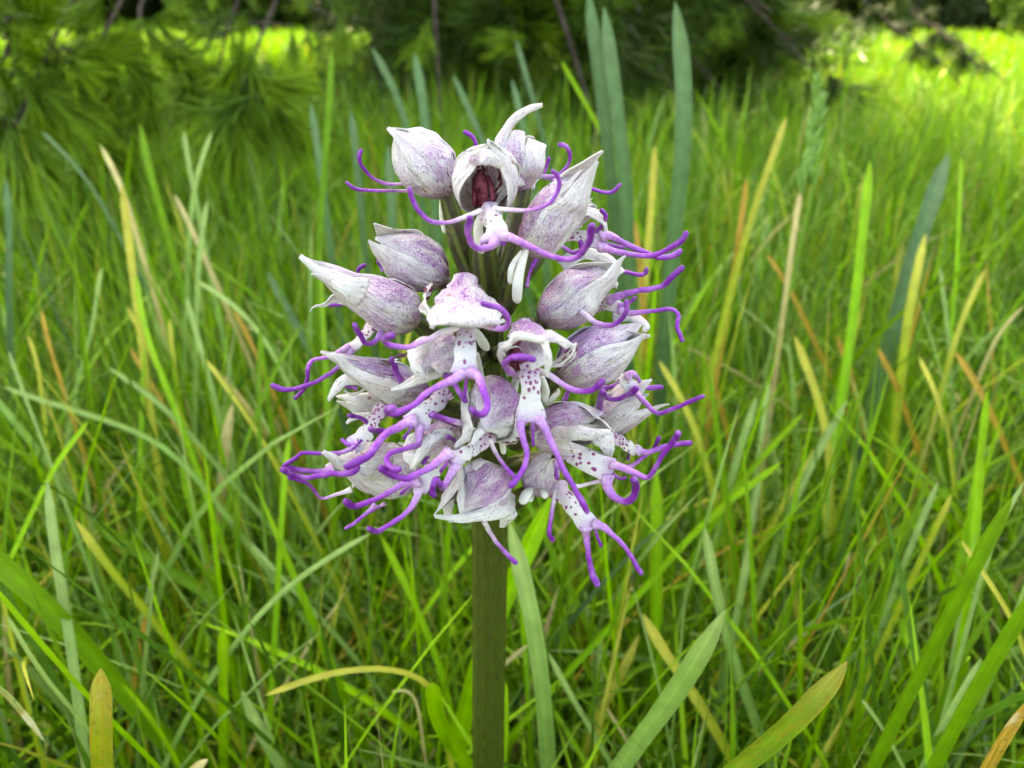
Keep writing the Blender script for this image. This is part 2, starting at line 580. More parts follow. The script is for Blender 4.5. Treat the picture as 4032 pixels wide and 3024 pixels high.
KP = [.38, .23, .18, .12, .012, .060, .004, .014]
KP = list(np.array(KP) / sum(KP))
field('undergrowth_grass', 12000, (-.12, .75), (.12, .74), (.025, .085), (.0009, .0028), 61, 5, False,
      'short dense fine grass low between the meadow blades', KP, .9)
KF = [.30, .48, .05, .06, .0, .10, .005, .005]
KF = list(np.array(KF) / sum(KF))
field('meadow_grass', 29000, (-.20, .50), (.16, .78), (.05, .185), (.0007, .0029), 11, 8, True,
      'tall tangled green meadow grass around the orchid stem', KP, .95)
field('meadow_grass', 50000, (.45, 1.55), (.15, .80), (.07, .19), (.0010, .0032), 23, 6, False,
      'shaded green grass stretching from the orchid towards the conifer', KP, .85)
field('lawn_grass', 22000, (1.5, 4.2), (.2, .85), (.08, .17), (.004, .010), 37, 4, False,
      'sunlit bright green grass at the edge of the conifer shade', KF, .5)
field('lawn_grass', 16000, (4.1, 7.1), (.3, .95), (.05, .12), (.008, .018), 41, 3, False,
      'bright sunlit lawn grass in front of the pale path', KF, .5)
field('lawn_grass', 9000, (8.6, 15), (.3, 1.0), (.05, .12), (.012, .03), 43, 3, False,
      'sunlit lawn grass beyond the pale path', KF, .5)

# ------------------------------------------------------------------ the orchid
orchid = empty('orchid', (0, 0, 0))
tag(orchid, 'white and violet orchid spike with spidery curled lobes on a dark olive stem', 'orchid')

STEM = [(-.0045, .004, 0.0), (-.0040, .0015, .06)] + [tuple(at('W', x, y, 0)) for x, y in ((1056, 1659), (1057, 1400), (1058, 1150), (1056, 900), (1052, 720), (1046, 600), (1040, 540))]
stem_path = catmull([Vector(p) for p in STEM], 60)


def stem_at(z):
    i = int(np.argmin(np.abs(stem_path[:, 2] - z)))
    return Vector(stem_path[i])


def build_stem():
    n = len(stem_path)
    r = np.interp(stem_path[:, 2], [0, .12, .19, .215, .245, .262], [.0034, .0031, .0029, .0027, .0019, .0010])
    V, F, T = tube_geo(stem_path, r, 60, 11, .045, 1.2)
    ang = np.tile(np.linspace(0, 2 * math.pi, 60, endpoint=False), len(V) // 60)
    me = make_mesh('stem', V, F, MAT['stem'], dict(u=np.sin(ang) * 1.0 + .37 * np.cos(ang), t=T * 6))
    link('stem', me, orchid)


build_stem()


def fix_norm(T, N):
    N = N - T * (N * T).sum(1, keepdims=True)
    return N / (np.linalg.norm(N, axis=1, keepdims=True) + 1e-9)


def solid(o, th):
    m = o.modifiers.new('thickness', 'SOLIDIFY')
    m.thickness = th
    m.offset = 0
    return o


def wob(P, amp, freq, g):
    """Smooth random displacement of points, so that no two petals share an outline."""
    out = np.zeros_like(P)
    for k in range(4):
        w = g.normal(0, freq * (1 + .7 * k), 3)
        out += np.sin(P @ w + g.uniform(0, 6.28))[:, None] * g.normal(0, amp / (1 + k * .6), 3)[None]
    return out


SEED = [100]


def petal(flower, name, pts, hws, nrm, cup=.45, purple=.4, mat='sepal', reg=None, crumple=1.0, nr=26, nc=13, th=.00013):
    """A petal along a midline: pts 3D, hws half-widths in metres (list), nrm its outer face, cup how far the margins fold back."""
    SEED[0] += 1
    g = np.random.default_rng(SEED[0])
    P = catmull(pts, nr - 1)
    L = np.linalg.norm(np.diff(P, axis=0), axis=1).sum()
    T = np.gradient(P, axis=0); T /= np.linalg.norm(T, axis=1)[:, None] + 1e-12
    N = fix_norm(T, np.repeat(np.array(nrm, float)[None], nr, 0))
    S = np.cross(T, N)
    t = np.linspace(0, 1, nr)
    hw = np.interp(t, np.linspace(0, 1, len(hws)), hws)
    ker = np.array([1, 2, 3, 2, 1.]); ker /= ker.sum()
    hw = np.convolve(np.pad(hw, 2, 'edge'), ker, 'valid')
    u = np.linspace(-1, 1, nc)
    edge = 1 + .035 * crumple * np.sin(t * g.uniform(18, 30) + g.uniform(0, 6))[:, None] * (np.abs(u) > .8)[None]
    X = P[:, None] + S[:, None] * (hw[:, None] * np.sin(u * 1.25)[None] / math.sin(1.25) * edge)[..., None]
    X = X - N[:, None] * (cup * hw[:, None] * (1 - np.cos(u * 1.45)) [None])[..., None]
    V = X.reshape(-1, 3)
    V = V + wob(V, .00017 * crumple, 550, g) + wob(V, .00003 * crumple, 1500, g)
    U = np.tile(u, nr); TT = np.repeat(t, nc)
    pp = purple * np.clip(1.25 - np.abs(U) * .75, 0, 1) * np.clip(1.35 - TT * 1.15, .05, 1)
    me = make_mesh(name, V, grid_faces(nr, nc), MAT[mat], dict(u=U, t=TT, p=pp, b=np.zeros(len(V)), asp=np.full(len(V), hw.max() / L)))
    return solid(link(name, me, flower), th)


def profile(t, peak):
    e = math.log(.5) / math.log(peak)
    v = np.sin(math.pi * np.clip(t, 0, 1) ** e)
    return np.where(t < peak, v ** .72, v ** (.72 + .5 * np.clip((t - peak) / (1 - peak), 0, 1)))


def hood(flower, B, T, W, dors, tips=(None, None, None), vs=.62, lat=110, wl=70, wd=66, peak=.36, purple=(.9, .55, .55), bend=0.0,
         inner=True, crumple=1.0, lift=0.0, brown=0.0):
    """The helmet of a flower: a dorsal and two lateral sepals closing round an axis, with two inner petals."""
    SEED[0] += 1
    g = np.random.default_rng(SEED[0])
    B, T = np.array(B), np.array(T)
    a = T - B
    L = np.linalg.norm(a); a = a / L
    e1 = np.array(dors, float); e1 = e1 - a * e1.dot(a); e1 /= np.linalg.norm(e1)
    e2 = np.cross(a, e1)
    nr, nc = 34, 25
    t = np.linspace(0, 1, nr); u = np.linspace(-1, 1, nc)
    specs = [(0, wd, .996, tips[0], 'sepal', 1.2 * purple[0], 1.0, 'sepal'), (lat, wl, 1.010, tips[1], 'sepal', 1.2 * purple[1], 1.0, 'sepal'),
             (-lat, wl, 1.010, tips[2], 'sepal', 1.2 * purple[2], 1.0, 'sepal')]
    if inner:
        specs += [(46, 34, .80, None, 'petal', .5, .82, 'inner'), (-46, 34, .80, None, 'petal', .5, .82, 'inner')]
    for thc, w, rf, tip, name, pur, lf, mat in specs:
        r = W * .5 * rf * profile(t * .97 + .015, peak) + W * .018
        kk = np.clip((t - .3) / .7, 0, 1) ** 1.1
        half = np.radians(w) * (1 - .08 * kk)
        ventral = np.radians(w) * (1 - vs * kk) if thc else half
        outer = (np.sign(thc) * u > 0) if thc else np.zeros(nc, bool)
        th = math.radians(thc) + u[None] * np.where(outer[None], ventral[:, None], half[:, None]) + g.normal(0, .03)
        ax = B[None] + a[None] * (L * lf * t)[:, None] + e1[None] * (bend * L * (t ** 2))[:, None]
        if tip is None:
            tip = ax[-1] + (g.normal(0, .045, 3) + a * g.normal(0, .03)) * L
        if tip is not None:
            endp = ax[-1]
            k = np.clip((t - .42) / .58, 0, 1) ** 1.7
            ax = ax + (np.array(tip) - endp)[None] * k[:, None]
        rr = r[:, None] * (1 + lift * (np.abs(u)[None] ** 3) * t[:, None])
        # ridges along the veins
        pl = np.abs(np.sin(u[None] * 7.5 + g.uniform(0, 6) + .5 * np.sin(t * 5)[:, None]))
        rr = rr * (1 - .045 * crumple * pl ** 6 * np.sin(math.pi * np.clip(t * 1.05, 0, 1))[:, None] ** .6)
        # margins stand off a little, more towards the tip, and are nibbled
        rr = rr * (1 + .07 * np.clip(np.abs(u)[None] - .72, 0, 1) / .28 * (.3 + t[:, None]) * g.uniform(.4, 1.3))
        X = ax[:, None] + rr[..., None] * (np.cos(th)[..., None] * e1 + np.sin(th)[..., None] * e2)
        V = X.reshape(-1, 3)
        V = V + wob(V, .00018 * crumple, 420, g) + wob(V, .00002 * crumple, 1500, g)
        U = np.tile(u, nr); TT = np.repeat(t, nc)
        pp = pur * np.clip(1.25 - np.abs(U) * .8, .05, 1) * np.clip(1.3 - TT * 1.15, .04, 1)
        asp = np.full(len(V), float((r * half).max() / L))
        me = make_mesh(name, V, grid_faces(nr, nc), MAT[mat], dict(u=U, t=TT, p=pp, b=np.ones(len(V)), asp=asp, br=brown * np.clip((TT - .76) * 8, 0, 1) * np.clip((.97 - TT) * 12, 0, 1) * (thc > 0) * np.clip(1.3 - np.abs(U) * 1.6, 0, 1)))
        solid(link(name, me, flower), .00014)


def lobe(flower, name, pts, r, t0=0.0, t1=1.0, seg=9, wave=1.0):
    SEED[0] += 1
    g = np.random.default_rng(SEED[0])
    P = catmull(pts, 26)
    P = P + wob(P, r * .10 * wave, 900, g)
    s = np.linspace(0, 1, len(P))
    rad = r * (1.02 - .18 * np.sin(math.pi * s) + .045 * np.sin(s * 23 + g.uniform(0, 6))) * np.where(s > .93, 1 - (s - .93) * 2.2, 1)
    if name == 'leg_lobe': rad = rad * (1 + .75 * np.exp(-s * 9))      # webbed where it leaves the lip
    rad = rad * np.interp(s, [0, .35, .8, 1], [1.08, .98, .90, 1.0])
    V, F, T = tube_geo(P, rad, seg + 3, 2, .10, g.uniform(-4, 4))
    me = make_mesh(name, V, F, MAT['lobe'], dict(t=t0 + (t1 - t0) * T))
    return link(name, me, flower)


def lip(flower, pts, hws, nrm, cup=.3):
    SEED[0] += 1
    g = np.random.default_rng(SEED[0])
    nr, nc = 26, 13
    P = catmull(pts, nr - 1)
    L = np.linalg.norm(np.diff(P, axis=0), axis=1).sum()
    T = np.gradient(P, axis=0); T /= np.linalg.norm(T, axis=1)[:, None] + 1e-12
    N = fix_norm(T, np.repeat(np.array(nrm, float)[None], nr, 0))
    S = np.cross(T, N)
    t = np.linspace(0, 1, nr); u = np.linspace(-1, 1, nc)
    hw = np.interp(t, np.linspace(0, 1, len(hws)), hws)
    ker = np.array([1, 2, 3, 2, 1.]); ker /= ker.sum()
    hw = np.convolve(np.pad(hw, 2, 'edge'), ker, 'valid')
    X = P[:, None] + S[:, None] * (hw[:, None] * u[None])[..., None] - N[:, None] * (cup * hw[:, None] * (u ** 2)[None])[..., None]
    V = X.reshape(-1, 3); V = V + wob(V, .00012, 900, g)
    U = np.tile(u, nr); TT = np.repeat(t, nc)
    me = make_mesh('lip', V, grid_faces(nr, nc), MAT['lip'], dict(u=U, t=TT, asp=np.full(len(V), hw.mean() / L)))
    o = solid(link('lip', me, flower), .0007)
    b = o.modifiers.new('round_edge', 'SUBSURF'); b.levels = b.render_levels = 1
    return o


def spur(flower, pts, r, flat=.7):
    P = catmull(pts, 14)
    s = np.linspace(0, 1, len(P))
    rad = r * np.interp(s, [0, .3, .8, 1], [.55, .8, 1, .92])
    V, F, T = tube_geo(P, rad, 14, flat=flat)
    return link('spur', make_mesh('spur', V, F, MAT['spur']), flower)


def new_flower(B, drop=.007, out=.4):
    """The ovary that carries a flower, a ribbed olive stalk from the stem to the hood; the flower's other pieces hang on it."""
    B = Vector(B)
    s = stem_at(max(.17, B.z - drop))
    m = s.lerp(B, .5) + Vector((0, 0, -.0022)) + (B - s) * .08
    P = catmull([s, s.lerp(m, .55), m, B.lerp(m, .25), B], 22)
    k = np.linspace(0, 1, len(P))
    rad = .00125 * np.interp(k, [0, .2, .6, 1], [.8, 1.0, 1.15, .8])
    V, F, T = tube_geo(P, rad, 24, 5, .16, 5.0)
    ang = np.tile(np.linspace(0, 2 * math.pi, 24, endpoint=False), len(V) // 24)
    g = np.cos(5 * ang + 5.0 * T)
    me = make_mesh('flower', V, F, MAT['ovary'], dict(u=g, t=T))
    return link('flower', me, orchid)


def pts(reg, L, dy=0):
    """[(x, y, Y), ...] in region pixels -> points; a missing Y is carried on."""
    out, Y = [], 0
    for p in L:
        r_ = reg
        if isinstance(p[0], str):
            r_, p = p[0], p[1:]
        if len(p) > 2: Y = p[2]
        out.append(at(r_, p[0], p[1], Y + dy))
    return out


def hws(reg, P, L):
    s = px_size(reg, P[len(P) // 2])
    return [v * s for v in L]


def flower(spec):
    h = spec.get('hood')
    if h:
        reg = h[0]
        B, T = at(reg, *h[1]), at(reg, *h[2])
        f = new_flower(B, spec.get('drop', .007))
        kw = dict(h[5]) if len(h) > 5 else {}
        tips = kw.pop('tips', (None, None, None))
        tips = tuple(None if q is None else at(*q) for q in tips)
        hood(f, B, T, h[3] * px_size(reg, (B + T) / 2), h[4], tips=tips, **kw)
    else:
        f = new_flower(at(*spec['base']), spec.get('drop', .007))
    for reg, P, W, n, *rest in spec.get('petals', ()):
        Q = pts(reg, P)
        kw = rest[0] if rest else {}
        petal(f, 'petal' if kw.get('mat') == 'inner' else 'sepal', Q, hws(reg, Q, W), n, **kw)
    if 'lip' in spec:
        reg, P, W, n = spec['lip']
        Q = pts(reg, P)
        lip(f, Q, hws(reg, Q, W), n)
    for kind in ('arm', 'leg', 'tooth'):
        for reg, P, w, *rest in spec.get(kind, ()):
            Q = pts(reg, P)
            t0, t1 = rest if rest else ((.0, 1.0) if kind == 'arm' else (.25, 1.0))
            if kind == 'leg': t0 = min(t0, .30)
            lobe(f, kind + '_lobe', Q, .5 * w * px_size(reg, Q[len(Q) // 2]), t0, t1)
    for reg, P, w in spec.get('spur', ()):
        Q = pts(reg, P)
        spur(f, Q, .5 * w * px_size(reg, Q[-1]))
    for reg, P, w in spec.get('column', ()):
        Q = pts(reg, P)
        c = catmull(Q, 10)
        rad = .5 * w * px_size(reg, Q[0]) * np.interp(np.linspace(0, 1, 11), [0, .3, .8, 1], [.7, 1, .9, .5])
        V, F, _ = tube_geo(c, rad, 10)
        link('column', make_mesh('column', V, F, MAT['column']), f)
    return f


FLOWERS = [
    # 1 closed hood at the top, turned away
    dict(hood=('A', (1270, 1050, 0), (722, 352, -3), 640, (.75, -.55, .35), dict(peak=.45, purple=(.7, .75, .5), bend=-.05, brown=1.0)),
         arm=[('A', [(1060, 1000, 2), (930, 945, 1), (650, 955, 0), (480, 900, -1), (370, 790, -2), (315, 680, -3), (335, 590, -3)], 52, .0, .95),
              ('A', [(1100, 1050, 3), (1000, 1030, 2), (600, 1025, 0), (350, 1020, -1), (250, 990, -2), (185, 940, -2)], 48, .0, .9)],
         spur=[('A', [(1215, 1080, 3), (1215, 1280, 3), (1245, 1450, 3)], 92)], drop=.016),
    # 2 open flower facing out at the top
    dict(hood=('A', (1665, 1215, -5), (1722, 520, -12), 690, (0.05, 1, .25),
               dict(lat=100, wl=37, wd=74, peak=.46, purple=(.4, .35, .35), inner=False, lift=.04, vs=.1, crumple=.6)),
         petals=[('A', [(1660, 1190, -7), (1590, 980, -6), (1610, 720, -9), (1690, 640, -12)], [60, 105, 100, 20], (.25, -1, 0), dict(mat='inner', cup=-.5, purple=.2)),
                 ('A', [(1740, 1180, -7), (1900, 960, -6), (1880, 760, -9), (1790, 660, -12)], [60, 100, 90, 20], (-.25, -1, 0), dict(mat='inner', cup=-.5, purple=.2)),
                 ('A', [(1500, 700, -10), (1620, 650, -14), (1760, 690, -15), (1850, 760, -13)], [40, 80, 80, 30], (0, -1, .3), dict(cup=.3, purple=.8))],
         lip=('A', [(1690, 1190, -11), (1745, 1320, -14), (1790, 1440, -16), (1815, 1570, -17)], [120, 118, 105, 100, 190], (0, -1, .15)),
         column=[('A', [(1660, 1230, -8), (1650, 1050, -8), (1640, 830, -8)], 150), ('A', [(1570, 1190, -9), (1570, 1000, -8), (1590, 860, -7)], 60),
                 ('A', [(1780, 1190, -9), (1760, 1000, -8), (1700, 840, -7)], 60)],
         arm=[('A', [(1640, 1245, -13), (1520, 1290, -14), (1300, 1368, -15), (1110, 1362, -16), (970, 1250, -16), (890, 1100, -16), (866, 1005, -16)], 60, .0, .95),
              ('B', [(120, 1085, -13), (220, 1102, -14), (430, 1110, -15), (600, 1078, -16), (720, 990, -16), (785, 860, -16), (770, 760, -16), (722, 715, -16)], 55, .0, .95)],
         leg=[('A', [(1800, 1580, -17), (1740, 1640, -18), (1620, 1650, -19), (1530, 1590, -20), (1500, 1460, -21), (1520, 1320, -22)], 80, .5, 1.0),
              ('B', [(200, 1370, -17), (300, 1390, -18), (500, 1490, -19), (700, 1580, -20), (880, 1615, -21), (1000, 1560, -22), (1085, 1430, -23), (1110, 1270, -24)], 78, .45, 1.0)],
         tooth=[('A', [(1850, 1560, -17), (1890, 1600, -17.5)], 52, .6, .9)],
         spur=[('A', [(1640, 1300, -9), (1610, 1450, -8), (1640, 1640, -7)], 170)], drop=.018),
    # 3 hood behind, with one long raised sepal
    dict(base=('B', 420, 900, 4), drop=.014,
         petals=[('B', [(330, 900, 2), (160, 480, 3), (270, 230, 4), (430, 110, 3), (620, 58, 2)], [90, 120, 80, 70, 62, 48, 12], (-.4, -1, .3), dict(purple=.35, cup=.5)),
                 ('B', [(400, 900, 3), (310, 560, 2), (350, 300, 4)], [80, 130, 115, 70], (-.2, -1, .2), dict(purple=.9, cup=.4)),
                 ('B', [(440, 910, 4), (520, 650, 2), (585, 400, 4)], [70, 135, 140, 90], (.35, -1, .2), dict(purple=.35, cup=.5)),
                 ('B', [(430, 900, 9), (460, 600, 12), (470, 350, 9)], [80, 140, 130, 60], (0, 1, .2), dict(purple=.5, cup=.5))],
         arm=[('B', [(480, 800, 6), (540, 765, 4), (720, 765, 2), (800, 735, 1), (872, 650, 0), (892, 545, -1), (855, 460, -2), (790, 440, -2)], 50, .0, .95),
              ('B', [(610, 790, 6), (640, 700, 6), (678, 580, 6)], 40, .5, .9),
              ('A', [(1500, 760, 6), (1545, 640, 5), (1590, 530, 4), (1555, 440, 4), (1470, 385, 4)], 52, .5, .95),
              ('B', [(600, 770, 7), (820, 815, 7), (1000, 855, 6), (1200, 915, 5), (1320, 925, 5), (1405, 845, 5)], 46, .3, 1)]),
    # 4 hood turned outwards at the upper edge
    dict(hood=('B', (440, 1510, -6), (1160, 630, -8), 530, (-.72, -.35, .6), dict(peak=.38, purple=(.85, .45, .5), tips=(('B', 1010, 690, -4), ('B', 1165, 625, -9), None))),
         arm=[('B', [(1000, 1000, 2), (1110, 775, 2)], 55, .4, .9), ('B', [(960, 1290, 2), (1010, 1150, 2), (1060, 900, 2)], 55, .3, .8)],
         spur=[('D', [(600, 90, -9), (560, 200, -11), (530, 350, -12), (520, 490, -12)], 120), ('D', [(560, 90, -9), (480, 220, -11), (465, 340, -11)], 80)], drop=.012),
    # 5 drooping hood beyond it
    dict(hood=('B', (770, 1180, 6), (1190, 1050, 3), 300, (.1, -.2, 1), dict(purple=(.8, .5, .5), tips=(None, ('B', 1200, 1110, 2), ('B', 1180, 1100, 4)))),
         petals=[('B', [(960, 1060, 3), (1140, 1130, 1), (1240, 1240, 0), (1270, 1390, 0)], [60, 70, 55, 45, 10], (.4, -.6, .6), dict(purple=.1)),
                 ('B', [(800, 1200, 7), (930, 1150, 7), (950, 1290, 7)], [60, 70, 50], (0, -1, .2), dict(purple=.1))],
         lip=('B', [(700, 1360, 6), (880, 1350, 4), (1050, 1385, 2), (1240, 1440, 0)], [75, 78, 68, 80, 70], (0, -.75, .65)),
         arm=[('B', [(1140, 1350, 2), (1215, 1270, 1), (1252, 1170, 0), (1215, 1110, 0)], 55, .5, .95),
              ('B', [(720, 1415, 3), (830, 1490, 2), (920, 1545, 1), (1010, 1510, 0), (1000, 1430, 0)], 58, .1, 1.0)],
         leg=[('B', [(1200, 1375, 0), (1290, 1365, 0), (1430, 1430, -1), (1600, 1515, -1), (1800, 1585, -1), (1920, 1580, 0), (2010, 1530, 1)], 68, .3, .95),
              ('B', [(1200, 1480, 0), (1400, 1540, -2), (1700, 1575, -3), (1890, 1505, -4), (2030, 1425, -5), (2078, 1345, -5)], 70, .3, 1.0)],
         tooth=[('B', [(1250, 1450, 0), (1440, 1490, 0)], 42, .4, .8)], drop=.012),
    # 6 round closed hood
    dict(hood=('C', (1940, 690, 2), (1175, 225, -3), 575, (.25, -.45, .85), dict(peak=.40, purple=(.85, .35, .6), crumple=1.3)),
         arm=[('C', [(1060, 660, 4), (1015, 620, 3), (1030, 570, 2), (1085, 535, 2)], 50, .6, 1), ('C', [(1300, 600, 4), (1270, 540, 4), (1245, 495, 4)], 55, .5, .9)],
         drop=.010),
    # 7 long pointed hood
    dict(hood=('C', (1640, 1120, -6), (700, 660, -12), 560, (.32, -.4, .86), dict(peak=.28, purple=(.75, .35, .5),
               tips=(('C', 400, 425, -10), ('C', 480, 1045, -8), ('C', 515, 615, -14)))),
         petals=[('C', [(1100, 860, -13), (900, 760, -14), (640, 620, -13), (400, 425, -12)], [150, 105, 85, 55, 25], (-.3, -.8, .5), dict(purple=.1))],
         lip=('C', [(1260, 1090, -4), (1150, 1220, -6), (1010, 1390, -7), (890, 1490, -8)], [85, 85, 60, 62, 60], (-.5, -.7, .5)),
         arm=[('C', [(1300, 1170, -8), (1262, 1290, -11), (1180, 1385, -13), (1090, 1370, -15), (1030, 1280, -16), (990, 1190, -17)], 78, .1, 1.0),
              ('C', [(1200, 1030, -4), (1060, 1030, -5), (960, 1010, -5), (925, 920, -5)], 60, .2, .7),
              ('C', [(920, 905, -4), (840, 960, -4), (710, 965, -4)], 52, .4, .9)],
         leg=[('E', [(930, 40, -8), (830, 95, -9), (720, 150, -10), (540, 185, -11), (485, 270, -12), (470, 400, -11), (410, 530, -10), (345, 600, -9)], 55, .3, .95),
              ('E', [(960, 70, -8), (870, 190, -9), (780, 290, -10), (600, 405, -12), (400, 480, -13), (230, 515, -14), (95, 465, -14)], 62, .3, .98)], drop=.010),
    # 8 crumpled hood facing out, its lip a dotted little figure
    dict(base=('H', 1060, 420, -8),
         petals=[('H', [(950, 185, -9), (905, 330, -15), (890, 520, -21), (930, 690, -25), (935, 790, -25)], [70, 150, 235, 330, 385, 375], (.05, -.72, .7), dict(purple=.95, cup=.34, crumple=1.7, nc=21)),
                 ('H', [(1120, 470, -10), (1230, 560, -15), (1290, 680, -18), (1270, 760, -19)], [60, 90, 80, 40], (.5, -.6, .6), dict(purple=.2, cup=.4)),
                 ('H', [(560, 360, -13), (480, 470, -18), (490, 590, -20), (580, 720, -21)], [50, 80, 78, 40], (-.5, -.85, .1), dict(mat='inner', purple=.1, cup=-.4)),
                 ('H', [(500, 400, -17), (440, 500, -20), (480, 640, -22), (570, 720, -23)], [14, 22, 22, 14], (-.6, -.7, .3), dict(purple=.1, cup=.6)),
                 ('H', [(1300, 700, -20), (1220, 745, -20), (1100, 760, -20)], [22, 34, 22], (.1, -1, -.1), dict(mat='inner', purple=.1, cup=-.3))],
         lip=('H', [(910, 740, -20), (915, 930, -23), (925, 1110, -25), (930, 1300, -26)], [120, 110, 92, 112, 160], (.05, -1, .25)),
         arm=[('H', [(850, 800, -21), (720, 835, -22), (500, 935, -24), (280, 1015, -26), (90, 990, -27), (30, 940, -28), (60, 910, -30), (130, 895, -32)], 80, .0, 1.0),
              ('H', [(980, 770, -21), (1100, 765, -22), (1250, 808, -24), (1360, 800, -26), (1385, 710, -27), (1310, 600, -28), (1210, 565, -28), (1110, 545, -28)], 82, .0, 1.0)],
         leg=[('H', [(900, 1290, -26), (780, 1370, -27), (500, 1510, -29), ('E', 1640, 670, -30), ('E', 1450, 760, -31), ('E', 1355, 765, -31), ('E', 1340, 720, -32), ('E', 1405, 715, -33)], 88, .3, 1.0),
              ('H', [(980, 1290, -26), (1060, 1340, -27), (1130, 1520, -29), ('D', 220, 1280, -30), ('D', 268, 1420, -31), ('D', 240, 1500, -32), ('D', 180, 1510, -33), ('D', 130, 1470, -34)], 90, .3, 1.0)],
         tooth=[('H', [(930, 1310, -26), (925, 1430, -26), (910, 1560, -26)], 52, .4, 1.0)],
         spur=[('H', [(1020, 820, -18), (1080, 910, -17), (1130, 1000, -16)], 150)], drop=.008),
    # 9 open hood facing out with a long dotted lip
    dict(base=('H', 1600, 760, -9),
         petals=[('H', [(1560, 700, -12), (1580, 790, -19), (1600, 870, -23), (1620, 945, -25)], [70, 165, 195, 200, 190], (0, -.55, .82), dict(purple=1.5, cup=.38)),
                 ('H', [(1450, 1330, -16), (1310, 1190, -20), (1300, 1050, -24), (1400, 945, -27), (1580, 925, -28), (1770, 945, -28)], [45, 62, 72, 66, 46, 38, 30], (-.45, -.8, .3), dict(purple=.3, cup=.45, crumple=.8)),
                 ('H', [(1400, 1300, -13), (1360, 1130, -14), (1460, 1000, -16)], [60, 90, 80], (.5, -.9, 0), dict(mat='inner', purple=.2, cup=-.4)),
                 ('H', [(1770, 930, -25), (1880, 890, -24), (1990, 940, -21), (2110, 985, -19)], [50, 95, 78, 12], (.15, -.65, .75), dict(purple=.25, cup=.4, crumple=.8)),
                 ('H', [(2100, 985, -18), (2060, 1090, -19), (1960, 1170, -19), (1860, 1215, -19)], [28, 62, 58, 20], (.4, -.85, .1), dict(mat='inner', purple=.1, cup=-.4)),
                 ('H', [(2115, 980, -20), (2100, 1090, -21), (1980, 1200, -21), (1860, 1235, -21)], [12, 22, 24, 12], (.4, -.7, -.4), dict(purple=.1, cup=.5)),
                 ('H', [(1790, 930, -27), (1815, 1080, -28), (1815, 1320, -28)], [36, 40, 34, 6], (.2, -1, .2), dict(purple=.05)),
                 ('H', [(1540, 960, -19), (1660, 1060, -23), (1730, 1225, -25)], [70, 95, 92, 74], (0, -1, .3), dict(purple=1.0, cup=.4, crumple=.7))],
         lip=('D', [(635, 1060, -21), (640, 1230, -24), (640, 1400, -25), (650, 1570, -26)], [80, 82, 74, 88, 125], (0, -1, .2)),
         column=[('H', [(1540, 1260, -16), (1520, 1100, -15), (1520, 980, -14)], 300)],
         arm=[('H', [(1500, 1330, -20), (1400, 1280, -23), (1350, 1200, -26), (1420, 1140, -28), (1540, 1120, -29), (1650, 1140, -29)], 82, .2, 1.0),
              ('D', [(720, 1130, -21), (800, 1160, -22), (900, 1240, -23), (1050, 1302, -24), (1170, 1292, -25), (1265, 1215, -26)], 62, .0, 1.0)],
         leg=[('G', [(500, 360, -25), (462, 410, -26), (480, 510, -27), (508, 620, -28), (490, 710, -29), (440, 790, -30), (392, 845, -31)], 55, .4, .9),
              ('G', [(560, 350, -25), (610, 390, -26), (680, 530, -27), (740, 660, -28), (830, 830, -29), (900, 950, -30), (945, 1035, -30)], 58, .4, .9)],
         tooth=[('G', [(548, 385, -26), (552, 470, -26), (551, 560, -26)], 26, .4, .9)],
         spur=[('D', [(560, 1150, -14), (510, 1220, -13), (495, 1300, -13)], 100), ('D', [(740, 1180, -14), (770, 1290, -13), (760, 1360, -13)], 95)], drop=.008),
    # 10 dotted pointed hood
    dict(hood=('D', (745, 690, -4), (1480, 145, -4), 430, (-.6, -.4, .7), dict(peak=.36, purple=(1, .45, .5), tips=(('D', 1450, 270, 0), ('D', 1490, 140, -5), None))),
         petals=[('D', [(900, 200, 2), (1100, 90, 4), (1300, 150, 4), (1440, 280, 3)], [50, 80, 70, 60, 30], (-.2, -.5, .8), dict(purple=.2)),
                 ('D', [(1180, 400, 2), (1300, 360, 2), (1400, 390, 2)], [50, 60, 30], (0, -.8, .5), dict(purple=.5))],
         lip=('D', [(1130, 560, 0), (1230, 540, 0), (1330, 540, -1), (1440, 590, -2)], [70, 66, 58, 62, 55], (.2, -.8, .5)),
         arm=[('D', [(1400, 250, 4), (1480, 265, 4), (1590, 292, 3), (1640, 275, 3), (1650, 240, 3)], 44, .5, 1), ('D', [(610, 400, -1), (620, 280, 0), (690, 165, 1)], 42, .4, .9),
              ('D', [(1080, 615, -8), (1190, 705, -10), (1320, 738, -12), (1420, 690, -13), (1475, 600, -14), (1478, 525, -14)], 55, .0, 1.0)],
         leg=[('D', [(1330, 510, -2), (1400, 480, -3), (1600, 425, -4), (1780, 395, -5), (1870, 310, -6), (1955, 235, -6)], 56, .4, 1.0),
              ('D', [(1420, 600, -2), (1510, 625, -3), (1700, 605, -4), (1860, 590, -5), (1925, 640, -6), (1915, 750, -7), (1960, 860, -8)], 50, .4, 1.0)],
         tooth=[('D', [(1400, 560, -2), (1480, 545, -2), (1545, 495, -2)], 40, .5, 1)], drop=.008),
    # 11 hood below it
    dict(hood=('D', (900, 1160, -8), (1640, 755, -6), 480, (-.42, -.35, .85), dict(peak=.38, purple=(1, .45, .5), tips=(('D', 1640, 730, -3), ('D', 1635, 790, -7), None))),
         petals=[('D', [(1350, 640, -2), (1520, 640, -2), (1640, 720, -3), (1620, 800, -4)], [60, 60, 48, 15], (.1, -.6, .8), dict(purple=.3))],
         lip=('D', [(1240, 1070, 0), (1340, 1140, -1), (1440, 1210, -2), (1550, 1300, -3)], [50, 48, 48, 56, 50], (.3, -.7, .6)),
